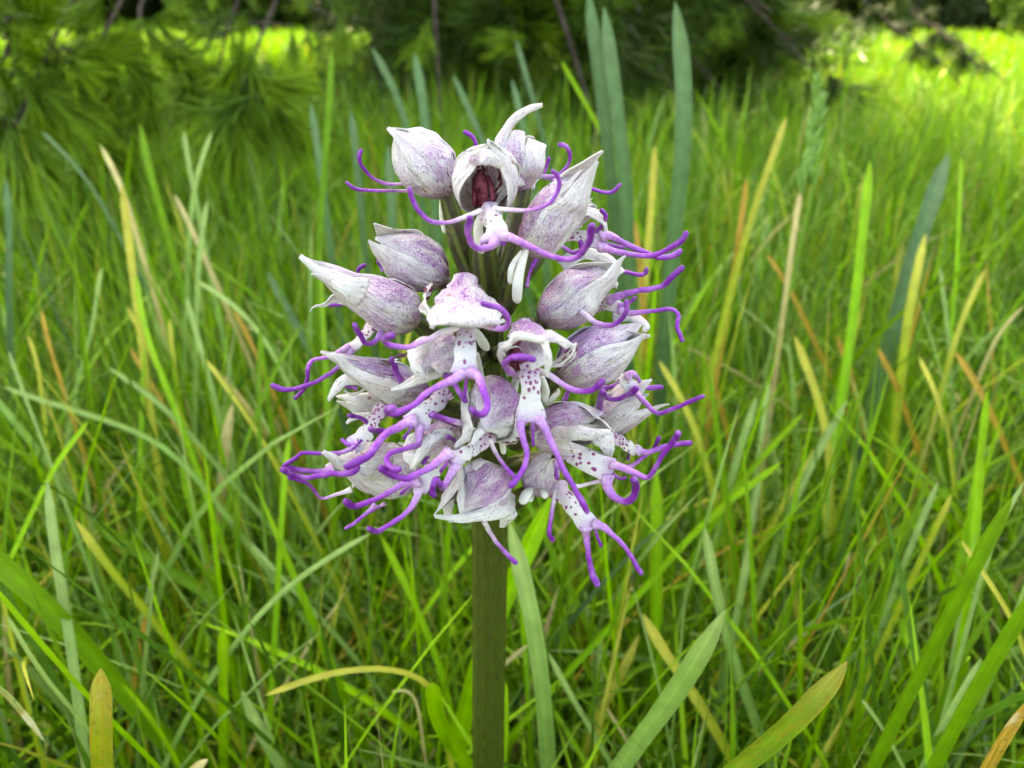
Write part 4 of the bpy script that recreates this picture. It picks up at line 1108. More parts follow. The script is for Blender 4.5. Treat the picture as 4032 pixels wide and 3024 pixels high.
BL = [
    # foreground, sharp
    ('M', [(538, 1125), (540, 1280), (540, 1460), (542, 1659)], 112, 'gold', -18, -18, dict(label='upright rusty yellow blade tip with brown flecks and a sharp point', rust=.8, amt=.6, tip_start=.9, blunt=2.0, fold=.3)),
    ('M', [(1190, 908), (1188, 1050), (1195, 1400), (1190, 1659)], 60, 'bright', 25, 25, dict(label='upright fresh green blade with a slightly yellow blunt tip beside the thin arching blade', blunt=2.0)),
    ('M', [(1415, 1272), (1700, 1150), (1950, 1106), (2212, 1122), (2330, 1180), (2370, 1400)], 38, 'yellow', 5, 12, dict(label='yellow-green blade arching over sideways to a straw tip near the stem', tip_start=.5)),
    ('N', [(300, 1160), (292, 1260), (335, 1400), (430, 1560), (540, 1690)], 92, 'bright', 8, 14, dict(label='broad smooth light green leaf folded over at the top, beside the orchid stem', blunt=1.0, tip_start=.95, fold=.2)),
    ('M', [(1975, 408), (1750, 530), (1500, 705), (1300, 930), (1100, 1210), (870, 1659)], 30, 'pale', 40, 20, dict(label='long thin blue-green blade bowing up to below the violet lobes', name='grass_leaf')),
    ('M', [(35, 840), (150, 1050), (300, 1258), (480, 1450), (600, 1659)], 36, 'pale', 0, 10, {}),
    ('M', [(240, 1522), (120, 1330), (0, 1165), (-160, 1060), (-330, 1200), (-380, 1659)], 62, 'pale', -10, 0, dict(label='pale drooping blade with a yellow streak bending down to its tip', rust=.5)),
    ('M', [(250, 120), (290, 500), (340, 760), (400, 1150), (460, 1659)], 72, 'pale', 40, 10, dict(tip_start=.4)),
    ('M', [(-300, 330), (-50, 530), (200, 740), (480, 1050), (660, 1260), (1000, 1659)], 112, 'green', 20, 25, dict(label='wide green blade slanting down across the corner of the meadow')),
    ('M', [(400, 330), (600, 620), (800, 840), (1000, 1100), (1200, 1400), (1350, 1659)], 58, 'yellow', 60, 40, dict(tip_start=.9)),
    ('M', [(480, 350), (800, 540), (1050, 690), (1300, 850), (1550, 1100), (1800, 1400)], 88, 'green', 90, 70, {}),
    ('M', [(-60, 660), (300, 1090), (600, 1420), (850, 1659)], 62, 'bright', 0, 5, {}),
    ('M', [(-40, 560), (120, 900), (330, 1240), (560, 1659)], 60, 'deep', 30, 20, {}),
    ('M', [(778, 842), (740, 1050), (705, 1250), (690, 1500)], 42, 'orange', 55, 50, {}),
    ('M', [(850, 500), (800, 700), (720, 1000), (650, 1300)], 34, 'pale', 70, 60, {}),
    ('M', [(1290, 1240), (1380, 1450), (1500, 1659)], 72, 'pale', 25, 25, dict(label='pale grey-green blade with a straw tip low beside the orchid', tip_start=.6)),
    ('M', [(1330, 450), (1500, 640), (1750, 900), (1960, 1150)], 34, 'pale', 75, 60, {}),
    ('M', [(960, 0), (1030, 300), (1110, 560), (1160, 760)], 60, 'bright', 110, 90, {}),
    ('M', [(1265, 160), (1265, 450), (1290, 760), (1300, 1000)], 46, 'green', 85, 75, {}),
    ('M', [(650, 1205), (760, 1330), (880, 1500), (960, 1659)], 44, 'bright', 15, 15, {}),
    ('M', [(1100, 820), (1060, 1000), (1000, 1250), (960, 1500)], 30, 'green', 45, 40, {}),
    ('M', [(560, 180), (550, 350), (545, 520)], 36, 'orange', 140, 140, {}),
    ('M', [(1110, 1610), (1040, 1659), (1000, 1700)], 60, 'tan', -5, -5, {}),
    ('N', [(1000, 60), (880, 330), (740, 640), (600, 950), (500, 1300)], 112, 'bright', 45, 30, dict(label='broad vivid green blade slanting behind the orchid stem', tip_start=.9)),
    ('N', [(745, 230), (830, 560), (900, 900), (940, 1200), (970, 1659)], 98, 'pale', 30, 20, dict(label='long broad pale grey-green blade standing close beside the orchid stem')),
    ('N', [(2000, 738), (1850, 1000), (1700, 1250), (1500, 1500), (1370, 1680)], 135, 'pale', -5, 0, dict(label='wide pale green blade with a pointed end slanting up beside the orchid', tip_start=.9, fold=.2)),
    ('N', [(1520, 758), (1620, 960), (1750, 1120), (1850, 1290), (1950, 1450), (2060, 1659)], 58, 'yellow', 30, 25, dict(label='blade with a bright yellow tip crossing behind the wide pale blade', tip_start=.6)),
    ('N', [(1880, 255), (1950, 650), (2040, 1000), (2120, 1250), (2212, 1480)], 72, 'pale', 45, 30, {}),
    ('N', [(1600, -60), (1600, 500), (1600, 1000), (1600, 1659)], 84, 'bright', 80, 50, {}),
    ('N', [(1510, -150), (1530, 400), (1540, 900), (1510, 1400)], 60, 'green', 95, 70, {}),
    ('N', [(2330, -120), (1900, 200), (1500, 650), (1200, 980), (950, 1250), (740, 1490)], 40, 'bright', 75, 40, dict(label='long thin vivid green blade slanting from the orchid lobes down to the stem')),
    ('N', [(1500, 880), (1400, 1100), (1250, 1380), (1150, 1659)], 72, 'yellow', 50, 40, dict(tip_start=.5)),
    ('N', [(970, 985), (1080, 1200), (1200, 1400), (1350, 1659)], 46, 'pale', 25, 20, {}),
    ('N', [(0, 310), (150, 600), (280, 900), (360, 1110), (420, 1400)], 50, 'bright', 60, 40, {}),
    ('N', [(2145, 350), (2080, 700), (1990, 1150), (1900, 1659)], 58, 'pale', 60, 45, {}),
    ('N', [(545, 930), (420, 1110), (300, 1320), (200, 1520)], 30, 'green', 40, 40, {}),
    ('N', [(855, 940), (740, 1030), (640, 1130)], 34, 'tan', 45, 45, {}),
    ('N', [(1310, 1310), (1380, 1420), (1450, 1540)], 24, 'tan', 30, 30, {}),
    ('N', [(60, 1215), (130, 1150), (200, 1180), (230, 1400)], 26, 'tan', 25, 25, {}),
    ('N', [(1280, 880), (1270, 1100), (1260, 1380)], 66, 'pale', 75, 60, {}),
    ('N', [(725, 1160), (735, 1400), (720, 1659)], 30, 'bright', 12, 8, {}),
    ('O', [(1250, 1075), (1150, 1230), (1000, 1400), (850, 1540), (640, 1670)], 155, 'olive', -28, -25, dict(label='broad olive leaf tip with orange and whitish withered patches', rust=.62, amt=.42, blunt=2.1, tip_start=.92, fold=.35)),
    ('O', [(2150, 180), (1960, 520), (1800, 860), (1600, 1230), (1390, 1659)], 92, 'green', 0, 0, dict(label='strong green blade with a small yellow tip slanting up beyond the wide pale blade', tip_start=.93)),
    ('O', [(2330, 600), (2130, 940), (2000, 1150), (1850, 1400), (1720, 1659)], 112, 'green', -8, -8, dict(label='broad smooth green blade slanting parallel to the yellow-tipped green blade', tip_start=.95)),
    ('O', [(2260, 1260), (2110, 1480), (2000, 1680)], 90, 'orange', -20, -20, dict(label='withered orange-brown broad blade low in the corner', rust=.6)),
    ('O', [(1820, 165), (1700, 420), (1550, 750), (1400, 1080), (1250, 1350), (1110, 1620)], 46, 'yellow', 60, 30, dict(tip_start=.95)),
    ('O', [(1745, 100), (1640, 350), (1500, 690), (1400, 1000), (1330, 1300)], 44, 'pale', 75, 50, {}),
    ('O', [(1700, 60), (1560, 420), (1420, 760), (1300, 1100), (1230, 1400)], 40, 'green', 85, 60, {}),
    ('O', [(1300, 213), (1340, 600), (1380, 1000), (1400, 1300), (1410, 1600)], 28, 'deep', 25, 15, {}),
    ('O', [(1110, 850), (950, 980), (800, 1110), (700, 1250)], 30, 'tan', 60, 60, {}),
    ('O', [(1270, 438), (1220, 650), (1150, 900), (1080, 1050)], 36, 'tan', 85, 80, {}),
    ('O', [(1870, 420), (1960, 560), (2080, 720), (2160, 860), (2230, 1050)], 36, 'yellow', 20, 15, {}),
    ('O', [(1980, -150), (1960, 200), (1935, 500), (1880, 900), (1820, 1300)], 76, 'bright', 60, 40, {}),
    ('O', [(2220, 90), (2080, 300), (2000, 520), (1930, 800)], 40, 'pale', 30, 20, {}),
    ('O', [(780, 60), (730, 300), (690, 560), (650, 900), (560, 1300)], 48, 'pale', 100, 70, {}),
    ('O', [(1150, 30), (1090, 250), (1060, 480), (1050, 700)], 90, 'bright', 140, 120, {}),
    ('O', [(1160, 400), (1080, 620), (1000, 860)], 36, 'pale', 110, 100, {}),
    ('O', [(940, 540), (970, 760), (1000, 1000), (1010, 1250)], 40, 'yellow', 80, 65, {}),
    ('O', [(1980, 1060), (1880, 1240), (1750, 1450), (1660, 1659)], 50, 'pale', 10, 8, {}),
    ('O', [(2050, 780), (1900, 1000), (1780, 1260), (1690, 1500)], 46, 'green', 30, 25, {}),
    ('O', [(1330, 1285), (1400, 1390), (1480, 1500)], 26, 'pale', 5, 5, {}),
    ('O', [(1470, 390), (1430, 480), (1380, 640), (1300, 900)], 44, 'bright', 120, 100, {}),
    # middle distance
    ('X', [(1340, 910), (1305, 1200), (1260, 1659), (1200, 2100)], 62, 'bright', 190, 150, dict(label='tall straight vivid green blade standing clear of the meadow tops')),
    ('Q', [(1600, 30), (1540, 300), (1480, 600), (1440, 1000)], 72, 'yellow', 190, 160, dict(tip_start=.75)),
    ('Q', [(1975, 245), (1850, 500), (1780, 700), (1700, 1000)], 50, 'yellow', 170, 150, {}),
    ('Q', [(785, 665), (880, 900), (940, 1100), (985, 1215), (1000, 1400)], 58, 'yellow', 150, 130, dict(tip_start=.5)),
    ('Q', [(935, 1345), (850, 1500), (740, 1670)], 50, 'yellow', 130, 120, {}),
    ('Q', [(1110, 1070), (1000, 1260), (880, 1480), (800, 1659)], 60, 'pale', 130, 110, {}),
    ('Q', [(840, 1145), (650, 1350), (450, 1580), (330, 1750)], 46, 'bright', 110, 100, {}),
    ('Q', [(-60, 820), (120, 1120), (200, 1350), (260, 1550)], 50, 'yellow', 140, 120, {}),
    ('Q', [(550, 1045), (450, 1350), (380, 1600)], 60, 'pale', 120, 110, {}),
    ('Q', [(625, 930), (590, 1200), (550, 1500)], 46, 'pale', 150, 130, {}),
    ('Q', [(1555, 790), (1640, 950), (1720, 1200), (1770, 1500)], 40, 'yellow', 130, 110, {}),
    ('Q', [(1985, 1000), (1970, 1200), (1930, 1500), (1900, 1659)], 74, 'bright', 100, 90, {}),
    ('Q', [(1300, 740), (1370, 880), (1430, 1000)], 44, 'orange', 160, 160, {}),
    ('Q', [(1780, 760), (1870, 900), (1960, 1040)], 50, 'orange', 150, 145, {}),
    ('Q', [(1040, 660), (1090, 770), (1130, 880)], 44, 'orange', 200, 195, {}),
    ('Q', [(220, 770), (260, 880), (300, 1000)], 42, 'orange', 190, 185, {}),
    ('Q', [(610, 155), (700, 290), (770, 400)], 36, 'orange', 230, 225, {}),
    ('Q', [(1690, 230), (1710, 420), (1740, 620)], 36, 'pale', 200, 190, {}),
    ('Q', [(2212, 480), (2120, 560), (2050, 640), (2000, 760)], 34, 'tan', 150, 150, {}),
    ('X', [(638, 1010), (605, 1250), (555, 1600), (520, 1800)], 36, 'orange', 210, 190, dict(label='slim orange blade leaning beside a taller yellow-green blade behind the orchid')),
    ('X', [(862, 665), (760, 950), (640, 1300), (560, 1600)], 42, 'yellow', 230, 190, dict(label='tall yellow-green blade leaning away from the orchid, tip clear of the grass')),
    ('X', [(945, 1070), (905, 1300), (860, 1659)], 42, 'tan', 200, 180, {}),
    ('X', [(1785, 872), (1720, 1050), (1620, 1350), (1530, 1659)], 92, 'blue', 260, 220, dict(label='broad dull blue-green strap leaf leaning in the bright grass', name='strap_leaf')),
    ('X', [(1855, 895), (1845, 1200), (1820, 1659)], 34, 'bright', 230, 200, {}),
    ('X', [(115, 825), (98, 1100), (75, 1400)], 50, 'yellow', 220, 200, dict(tip_start=.4)),
    ('X', [(228, 5), (270, 300), (285, 600), (270, 900), (225, 1320), (200, 1600)], 92, 'blue', 210, 200, dict(label='single tall blue-green strap leaf with a pointed tip, straight behind the orchid', name='strap_leaf')),
    ('X', [(0, 1250), (20, 1400), (40, 1600)], 40, 'orange', 190, 185, {}),
    ('V', [(1680, -60), (1735, 380), (1790, 800), (1830, 1200)], 66, 'blue', 230, 215, dict(label='tall blue-green strap leaf, taller of two that cross near their tips', name='strap_leaf')),
    ('V', [(1766, 32), (1790, 220), (1840, 600), (1885, 968), (1900, 1300)], 74, 'blue', 220, 205, dict(label='tall blue-green strap leaf with a pale worn tip, beside a taller crossing one', name='strap_leaf')),
    ('V', [(1288, 215), (1345, 420), (1410, 640), (1470, 900)], 34, 'blue', 330, 300, dict(name='strap_leaf')),
    ('V', [(1265, 430), (1300, 560), (1340, 760)], 46, 'blue', 300, 290, dict(name='strap_leaf')),
    ('V', [(590, 785), (600, 900), (610, 1100)], 62, 'blue', 240, 235, dict(name='strap_leaf')),
    ('V', [(285, 250), (272, 600), (240, 968), (220, 1300)], 34, 'green', 260, 230, dict(label='tall thin green blade rising alone into the conifer shade')),
    ('V', [(735, 285), (770, 450), (800, 700), (830, 968)], 62, 'blue', 300, 280, dict(name='strap_leaf')),
    ('V', [(500, 255), (600, 420), (680, 620), (740, 900)], 56, 'blue', 310, 290, dict(name='strap_leaf')),
    ('V', [(945, 405), (1030, 590), (1115, 780), (1180, 968)], 40, 'blue', 310, 290, dict(name='strap_leaf')),
    ('V', [(1535, 330), (1640, 520), (1745, 700), (1840, 900)], 30, 'bright', 260, 240, {}),
    ('V', [(170, 560), (200, 740), (230, 968)], 48, 'blue', 270, 260, dict(name='strap_leaf')),
    ('V', [(390, 600), (410, 760), (430, 968)], 50, 'blue', 280, 270, dict(name='strap_leaf')),
    ('U', [(35, 1150), (60, 1400), (60, 1659), (55, 1900)], 54, 'blue', 260, 240, dict(name='strap_leaf')),
    ('U', [(270, 850), (420, 990), (560, 1150), (680, 1350)], 30, 'blue', 280, 260, dict(name='strap_leaf')),
    ('U', [(1375, 850), (1300, 1020), (1250, 1250), (1230, 1450)], 42, 'pale', 240, 230, {}),
    ('U', [(1190, 845), (1210, 1000), (1240, 1150)], 40, 'pale', 260, 250, {}),
    ('U', [(1345, 1290), (1310, 1450), (1290, 1659), (1280, 1800)], 46, 'pale', 190, 180, {}),
    ('U', [(905, 800), (940, 1000), (1010, 1250), (1080, 1500)], 62, 'green', 240, 230, {}),
    ('U', [(650, 940), (720, 1060), (790, 1200), (850, 1400)], 44, 'tan', 230, 220, {}),
    ('U', [(1130, 1260), (1200, 1400), (1270, 1540)], 44, 'tan', 210, 205, {}),
    ('U', [(790, 1190), (812, 1400), (850, 1659), (870, 1850)], 52, 'yellow', 150, 140, dict(label='upright pale yellow stalk-like blade standing out in the shaded grass', tip_start=.3)),
    ('S', [(985, 330), (1010, 550), (1040, 700), (1110, 930), (1250, 1250), (1400, 1659)], 58, 'bright', 140, 100, {}),
    ('S', [(920, 570), (960, 650), (1010, 740)], 40, 'yellow', 135, 132, {}),
    ('S', [(1350, 485), (1420, 750), (1500, 1000), (1600, 1400)], 50, 'pale', 150, 130, {}),
    ('S', [(790, 1010), (950, 1110), (1130, 1240), (1300, 1400)], 50, 'pale', 120, 110, {}),
    ('S', [(20, 1150), (400, 1280), (800, 1390), (1100, 1530), (1350, 1700)], 62, 'pale', 110, 90, {}),
    ('S', [(60, 880), (150, 1150), (260, 1420), (350, 1659)], 40, 'pale', 110, 90, {}),
    ('S', [(1430, 380), (1650, 500), (1800, 640), (2000, 900), (2100, 1150)], 46, 'pale', 170, 140, {}),
    ('S', [(1490, 945), (1650, 1150), (1850, 1450), (2000, 1700)], 42, 'yellow', 130, 110, {}),
    ('S', [(1690, 1265), (1655, 1420), (1630, 1600)], 70, 'tan', 130, 125, dict(label='stubby cream-coloured dry blade end in the green grass')),
    ('S', [(300, 590), (335, 780), (380, 920)], 42, 'orange', 170, 165, {}),
    ('S', [(945, 868), (1000, 970), (1060, 1060)], 42, 'orange', 160, 155, {}),
    ('S', [(1690, 580), (1760, 700), (1810, 800)], 44, 'orange', 180, 175, {}),
    ('S', [(1230, 650), (1240, 800), (1260, 960)], 36, 'yellow', 170, 165, {}),
    ('S', [(200, 770), (280, 950), (290, 1100)], 36, 'yellow', 150, 145, {}),
    ('S', [(1940, 310), (2050, 520), (2140, 680), (2260, 900)], 66, 'blue', 230, 210, dict(name='strap_leaf')),
    ('S', [(740, 280), (690, 500), (680, 750), (600, 950), (560, 1100)], 34, 'pale', 190, 170, {}),
    ('S', [(640, 1400), (560, 1500), (440, 1659), (350, 1800)], 50, 'bright', 80, 70, {}),
    ('S', [(2100, 1510), (2080, 1659), (2060, 1850)], 56, 'bright', 90, 80, {}),
    ('S', [(1890, 700), (1880, 1000), (1880, 1400), (1890, 1700)], 36, 'green', 120, 100, {}),
    ('S', [(2190, 700), (2000, 1000), (1900, 1250), (1800, 1500)], 36, 'green', 150, 120, {}),
]
for reg, P, w, kind, y0, y1, kw in BL:
    blade(reg, P, w, kind, y0, y1, **kw)


def seed_head():
    """A flowering grass stalk with a narrow spike of green spikelets."""
    top = at('X', 1035, 470, 200)
    P = [at('X', 1035, 470, 200), at('X', 1015, 700, 200), at('X', 1000, 950, 198), at('X', 975, 1250, 195)]
    foot = Vector((P[-1].x - .012, P[-1].y, -.004))
    root = empty('grass_flower_stalk', foot)
    tag(root, 'green flowering grass stalk with a narrow spike of spikelets', 'grass stalk')
    path = catmull([foot] + P[::-1], 40) - np.array(foot)
    V, F, T = tube_geo(path, np.interp(np.linspace(0, 1, 41), [0, 1], [.0011, .0005]), 8)
    c = np.array((.14, .30, .03))
    link('stalk', make_mesh('stalk', V, F, MAT['blade'], dict(u=np.zeros(len(V)), t=T), np.repeat(c[None], len(V), 0)), root)
    g = np.random.default_rng(3)
    a = np.linspace(0, 2 * math.pi, 6, endpoint=False)
    V = [(0, 0, 0)] + [(.0011 * math.cos(x) * r, .0008 * math.sin(x) * r, z) for z, r in ((.0022, 1), (.0050, .8)) for x in a] + [(0, 0, .0085)]
    F = [(0, 1 + j, 1 + (j + 1) % 6) for j in range(6)] + [(1 + j, 7 + j, 7 + (j + 1) % 6, 1 + (j + 1) % 6) for j in range(6)] + [(7 + j, 13, 7 + (j + 1) % 6) for j in range(6)]
    me = make_mesh('spikelet', V, F, MAT['blade'], dict(u=np.zeros(14), t=np.ones(14)), np.repeat(np.array([(.19, .36, .07)]), 14, 0))
    spine = catmull(P[::-1], 100) - np.array(foot)
    for i in range(64):
        k = 26 + i * 1.15
        p = spine[min(99, int(k))]
        o = link('spikelet', me, root)
        o.location = p
        w = 1.0 if i < 50 else .7
        side = g.uniform(0, 6.28)
        o.rotation_euler = (.42 * math.cos(side), .42 * math.sin(side), side)
        o.scale = (w, w, w * g.uniform(.85, 1.25))
    for k in (14, 18, 22):
        for j in range(4):
            o = link('spikelet', me, root); o.location = spine[k] + np.array((-.002 - .001 * j, 0, .002 + .003 * j)); o.rotation_euler = (.1, -.5, j)


seed_head()


# ------------------------------------------------------------------ a small insect on the tip of a lobe
def insect():
    c = at('J', 745, 575, -24.5)
    k = px_size('J', c)
    root = empty('insect', c)
    tag(root, 'tiny dark insect with white stripes and long feelers sitting on a violet lobe', 'insect')

    def tube(name, P, r, mat):
        Q = [Vector(((x - 745) * k, y_ * .001, -(y - 575) * k)) for x, y, y_ in P]
        C = catmull(Q, 14)
        rad = np.interp(np.linspace(0, 1, 15), np.linspace(0, 1, len(r)), r) * k
        V, F, _ = tube_geo(C, rad, 9)
        return link(name, make_mesh(name, V, F, MAT[mat]), root)
    tube('abdomen', [(765, 575, 0), (820, 560, .2), (880, 575, .5), (915, 560, .9)], [14, 34, 30, 8], 'insect')
    tube('head', [(775, 575, -.1), (745, 582, -.2), (728, 590, -.2)], [22, 26, 12], 'insect')
    tube('stripe', [(772, 556, -1.0), (795, 548, -1.05), (818, 552, -1.0)], [3, 7, 3], 'insect_white')
    tube('stripe', [(768, 590, -1.0), (792, 582, -1.1), (815, 590, -1.0)], [3, 7, 3], 'insect_white')
    tube('feeler', [(730, 585, -.3), (660, 600, -.6), (590, 590, -.4), (600, 660, -.2)], [4, 3, 2], 'insect')
    tube('feeler', [(735, 600, -.3), (680, 680, -.5), (620, 710, -.5)], [4, 3, 2], 'insect')
    for x in (770, 810, 850):
        tube('leg', [(x, 590, .0), (x - 10, 625, -.3), (x - 25, 650, .2)], [5, 4, 3], 'insect')


insect()

# ------------------------------------------------------------------ the low-branched conifer that shades the meadow
TRUNK = Vector((-.27, 2.25, 0))
conifer = empty('conifer', TRUNK)
tag(conifer, 'low-branched conifer with tufted green needles sweeping down to the grass', 'tree')


def needle_mesh(n, length, spread, colour, tipcol, seed, width=.0011):
    """A tuft of needles spreading from a short twig along +Z."""
    g = np.random.default_rng(seed)
    zb = g.random(n) ** .8 * .03
    az = g.uniform(0, 2 * math.pi, n)
    el = np.abs(g.normal(spread, .28, n))
    L = length * g.uniform(.7, 1.15, n)
    root = np.stack([np.zeros(n), np.zeros(n), zb], 1)
    d = np.stack([np.sin(el) * np.cos(az), np.sin(el) * np.sin(az), np.cos(el)], 1)
    tip = root + d * L[:, None]
    side = np.cross(d, g.normal(0, 1, (n, 3))); side /= np.linalg.norm(side, axis=1)[:, None]
    up = np.cross(d, side)
    t = np.array([0, .55, 1.0])
    P = root[:, None] * (1 - t)[None, :, None] + tip[:, None] * t[None, :, None]
    P[:, 1] += up * (L * g.uniform(-.08, .08, n))[:, None]
    hw = width * .5 * np.array([.8, 1, .15])
    V = np.concatenate([P + side[:, None] * hw[None, :, None], P - side[:, None] * hw[None, :, None] * .5 + up[:, None] * hw[None, :, None] * .8,
                        P - side[:, None] * hw[None, :, None] * .5 - up[:, None] * hw[None, :, None] * .8], 1).reshape(-1, 3)
    F = []
    for s in range(2):
        for a in range(3):
            b = (a + 1) % 3
            F.append([a * 3 + s, b * 3 + s, b * 3 + s + 1, a * 3 + s + 1])
    F = (np.array(F)[None] + (np.arange(n) * 9)[:, None, None]).reshape(-1, 4)
    T = np.tile(np.tile(t, 3), n)
    C = np.array(colour)[None] * (1 - T[:, None]) + np.array(tipcol)[None] * T[:, None]
    C = C * np.repeat(g.uniform(.75, 1.25, n), 9)[:, None]
    return make_mesh('needle_tuft', V, F, MAT['needle'], dict(u=np.zeros(len(V)), t=T), C)


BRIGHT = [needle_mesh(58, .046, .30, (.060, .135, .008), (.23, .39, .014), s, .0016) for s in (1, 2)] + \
         [needle_mesh(46, .040, .60, (.040, .095, .008), (.14, .27, .012), 3, .0015)]  # needle colours raised to stand in for light on the near sprays
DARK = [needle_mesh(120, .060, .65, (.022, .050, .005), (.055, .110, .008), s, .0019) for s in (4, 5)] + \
       [needle_mesh(110, .055, .95, (.028, .062, .005), (.085, .150, .008), 6, .0019)]  # same needles coloured darker to stand in for shade inside the tree


def add_branch(path, r0, r1):
    P = catmull(path, 30) - np.array(TRUNK)
    V, F, T = tube_geo(P, np.linspace(r0, r1, len(P)), 7)
    return link('branch', make_mesh('branch', V, F, MAT['bark']), conifer), P


def add_tuft(branch, p, d, s, meshes, g):
    o = link('needle_tuft', meshes[g.integers(len(meshes))], branch)
    q = Vector(d).to_track_quat('Z', 'Y')
    o.matrix_local = Matrix.LocRotScale(Vector(p), q, Vector((s, s, s)))
    return o


def build_conifer():
    g = np.random.default_rng(77)
    # trunk
    path = [TRUNK + Vector((0, 0, -.05)), TRUNK + Vector((.02, .03, .5)), TRUNK + Vector((-.10, 0, 2.0)), TRUNK + Vector((-.2, 0, 6.2))]
    P = catmull(path, 40) - np.array(TRUNK)
    V, F, T = tube_geo(P, np.interp(np.linspace(0, 1, 41), [0, .06, 1], [.17, .13, .015]), 18, 7, .06, 3)
    link('trunk', make_mesh('trunk', V, F, MAT['bark']), conifer)
    # the near sprays, light put into their brighter needle colour: base of each tuft in photo pixels, direction in the picture (0 = right, 90 = down), size
    near = [[('U', 30, 120, -100, 1.1), ('U', 20, 260, -95, 1.2), ('U', 30, 380, 55, 1.9), ('U', 60, 360, 68, 1.8), ('U', 150, 330, -70, 1.5), ('U', 10, 420, 95, 1.3), ('U', 20, 700, 95, 1.5)],
            [('U', 260, 220, -75, 1.4), ('U', 330, 330, 25, 1.3), ('U', 400, 440, -15, 1.4), ('U', 420, 460, 60, 1.1), ('U', 500, 660, 75, 1.5), ('U', 540, 720, 60, 1.5), ('U', 600, 920, 55, 1.6), ('U', 610, 930, 125, 1.5), ('U', 600, 1000, 140, 1.2)],
            [('U', 560, 340, -20, 1.0), ('U', 700, 330, 30, 1.1), ('U', 720, 330, 110, 1.6), ('U', 800, 330, 140, 1.5), ('U', 900, 400, 100, 1.7), ('U', 890, 380, 80, 1.5)],
            [('U', 1050, 330, 20, 1.3), ('U', 1180, 340, 30, 1.4), ('U', 1300, 380, 115, 1.5), ('U', 1000, 130, 60, .9), ('U', 1480, 190, 80, .9), ('U', 1900, 170, 95, 1.0), ('U', 2180, 120, 80, 1.1), ('U', 1380, 500, 140, 1.7), ('U', 1400, 520, 110, 1.6)],
            [('U', 1520, 560, 125, 2.0), ('U', 1510, 570, 100, 1.8), ('U', 1530, 560, -75, .9), ('U', 1600, 520, 10, 1.3), ('U', 1640, 600, 45, 1.8), ('U', 1700, 640, 60, 1.6), ('U', 1560, 600, 75, 1.5)],
            [('U', 60, 30, -60, 1.4), ('U', 200, 80, -30, 1.4), ('U', 420, 60, -80, 1.5)],
            [('U', 40, 760, 92, 1.6), ('U', 110, 800, 80, 1.3), ('U', 60, 900, 95, 1.4)]]
    depth = [480, 520, 560, 640, 560, 620, 470]
    for spray, Y in zip(near, depth):
        pp = [at(r, x, y, Y + 12 * i) for i, (r, x, y, a, s) in enumerate(spray)]
        c = sum(pp, Vector()) / len(pp)
        start = TRUNK + Vector((-.05, -.1, .55 + .3 * g.random()))
        join = c + Vector((.02, .25, .16))
        b, P = add_branch([start, start.lerp(join, .5) + Vector((0, 0, .12)), join, c + Vector((0, .05, .03)), pp[-1]], .008, .0014)
        for p, (r, x, y, a, s) in zip(pp, spray):
            d = Vector((math.cos(R(a)), g.normal(0, .35), -math.sin(R(a))))
            base = np.array(p) - np.array(TRUNK)
            # twig from the branch to the tuft
            q = P[int(np.argmin(np.linalg.norm(P - base, axis=1)))]
            if np.linalg.norm(q - base) > .004:
                V, F, _ = tube_geo(catmull([Vector(q), Vector((q + base) / 2) + Vector((0, 0, .006)), Vector(base)], 8), np.linspace(.0022, .0011, 9), 6)
                link('twig', make_mesh('twig', V, F, MAT['bark']), b)
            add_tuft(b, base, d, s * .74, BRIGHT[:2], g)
            for k in range(2):
                off = np.array(d.normalized()) * (-.025 * (k + .4)) + g.normal(0, .012, 3)
                add_tuft(b, base + off, (d * 1.1 + Vector((g.normal(0, .5), g.normal(0, .5), g.normal(-.15, .35)))), s * g.uniform(.4, .6), BRIGHT, g)
    # deeper sprays, shade put into mostly darker needle colour, reaching the ground behind the orchid
    ends = [(-.10, 1.0, .12), (.02, 1.15, .16), (.12, 1.0, .11), (.25, 1.1, .15), (.36, 1.15, .12), (.44, 1.25, .14), (.48, 1.2, .18), (.52, 1.35, .20),
            (.00, 1.5, .16), (.22, 1.5, .17), (.45, 1.6, .17), (.58, 1.7, .20), (.62, 1.85, .2), (-.15, 1.4, .2),
            (.10, 1.30, .22), (.34, 1.35, .23), (.50, 1.45, .24), (-.05, 1.25, .24), (.2, 1.2, .26), (.42, 1.25, .26)]
    for ex, ey, ez in ends:
        e = Vector((ex, ey, ez))
        start = TRUNK + Vector((.05, -.1, .35 + .5 * g.random()))
        mid = start.lerp(e, .55) + Vector((0, 0, .10))
        b, P = add_branch([start, mid, start.lerp(e, .85) + Vector((0, 0, .05)), e], .011, .0018)
        n = 15
        for k in range(n):
            q = P[int(30 * (.50 + .5 * k / (n - 1)))]
            d = P[-1] - P[20]; d = d / np.linalg.norm(d)
            side = (1 if k % 2 else -1)
            lat = np.array((d[1], -d[0], 0)) * side
            dd = d * .6 + lat * g.uniform(.3, 1.0) + np.array((0, 0, g.uniform(-.9, .35)))
            off = lat * g.uniform(0, .09) + np.array((0, 0, g.uniform(-.10, .04)))
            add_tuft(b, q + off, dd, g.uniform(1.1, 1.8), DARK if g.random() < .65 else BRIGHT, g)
    # fine hanging sprays against the sunlit lawn
    for ex, ey, ez in ((.62, 1.12, .21), (.72, 1.25, .22), (.80, 1.32, .20)):
        e = Vector((ex, ey, ez))
        start = TRUNK + Vector((.05, 0, .7))
        b, P = add_branch([start, start.lerp(e, .6) + Vector((0, 0, .15)), e + Vector((-.06, .1, .06)), e, e + Vector((.05, -.04, -.05))], .006, .0012)
        for k in range(6):
            q = P[min(30, 24 + k)]
            add_tuft(b, q, np.array((g.normal(.3, .5), g.normal(0, .4), g.uniform(-1, .1))), g.uniform(.45, .7), DARK, g)
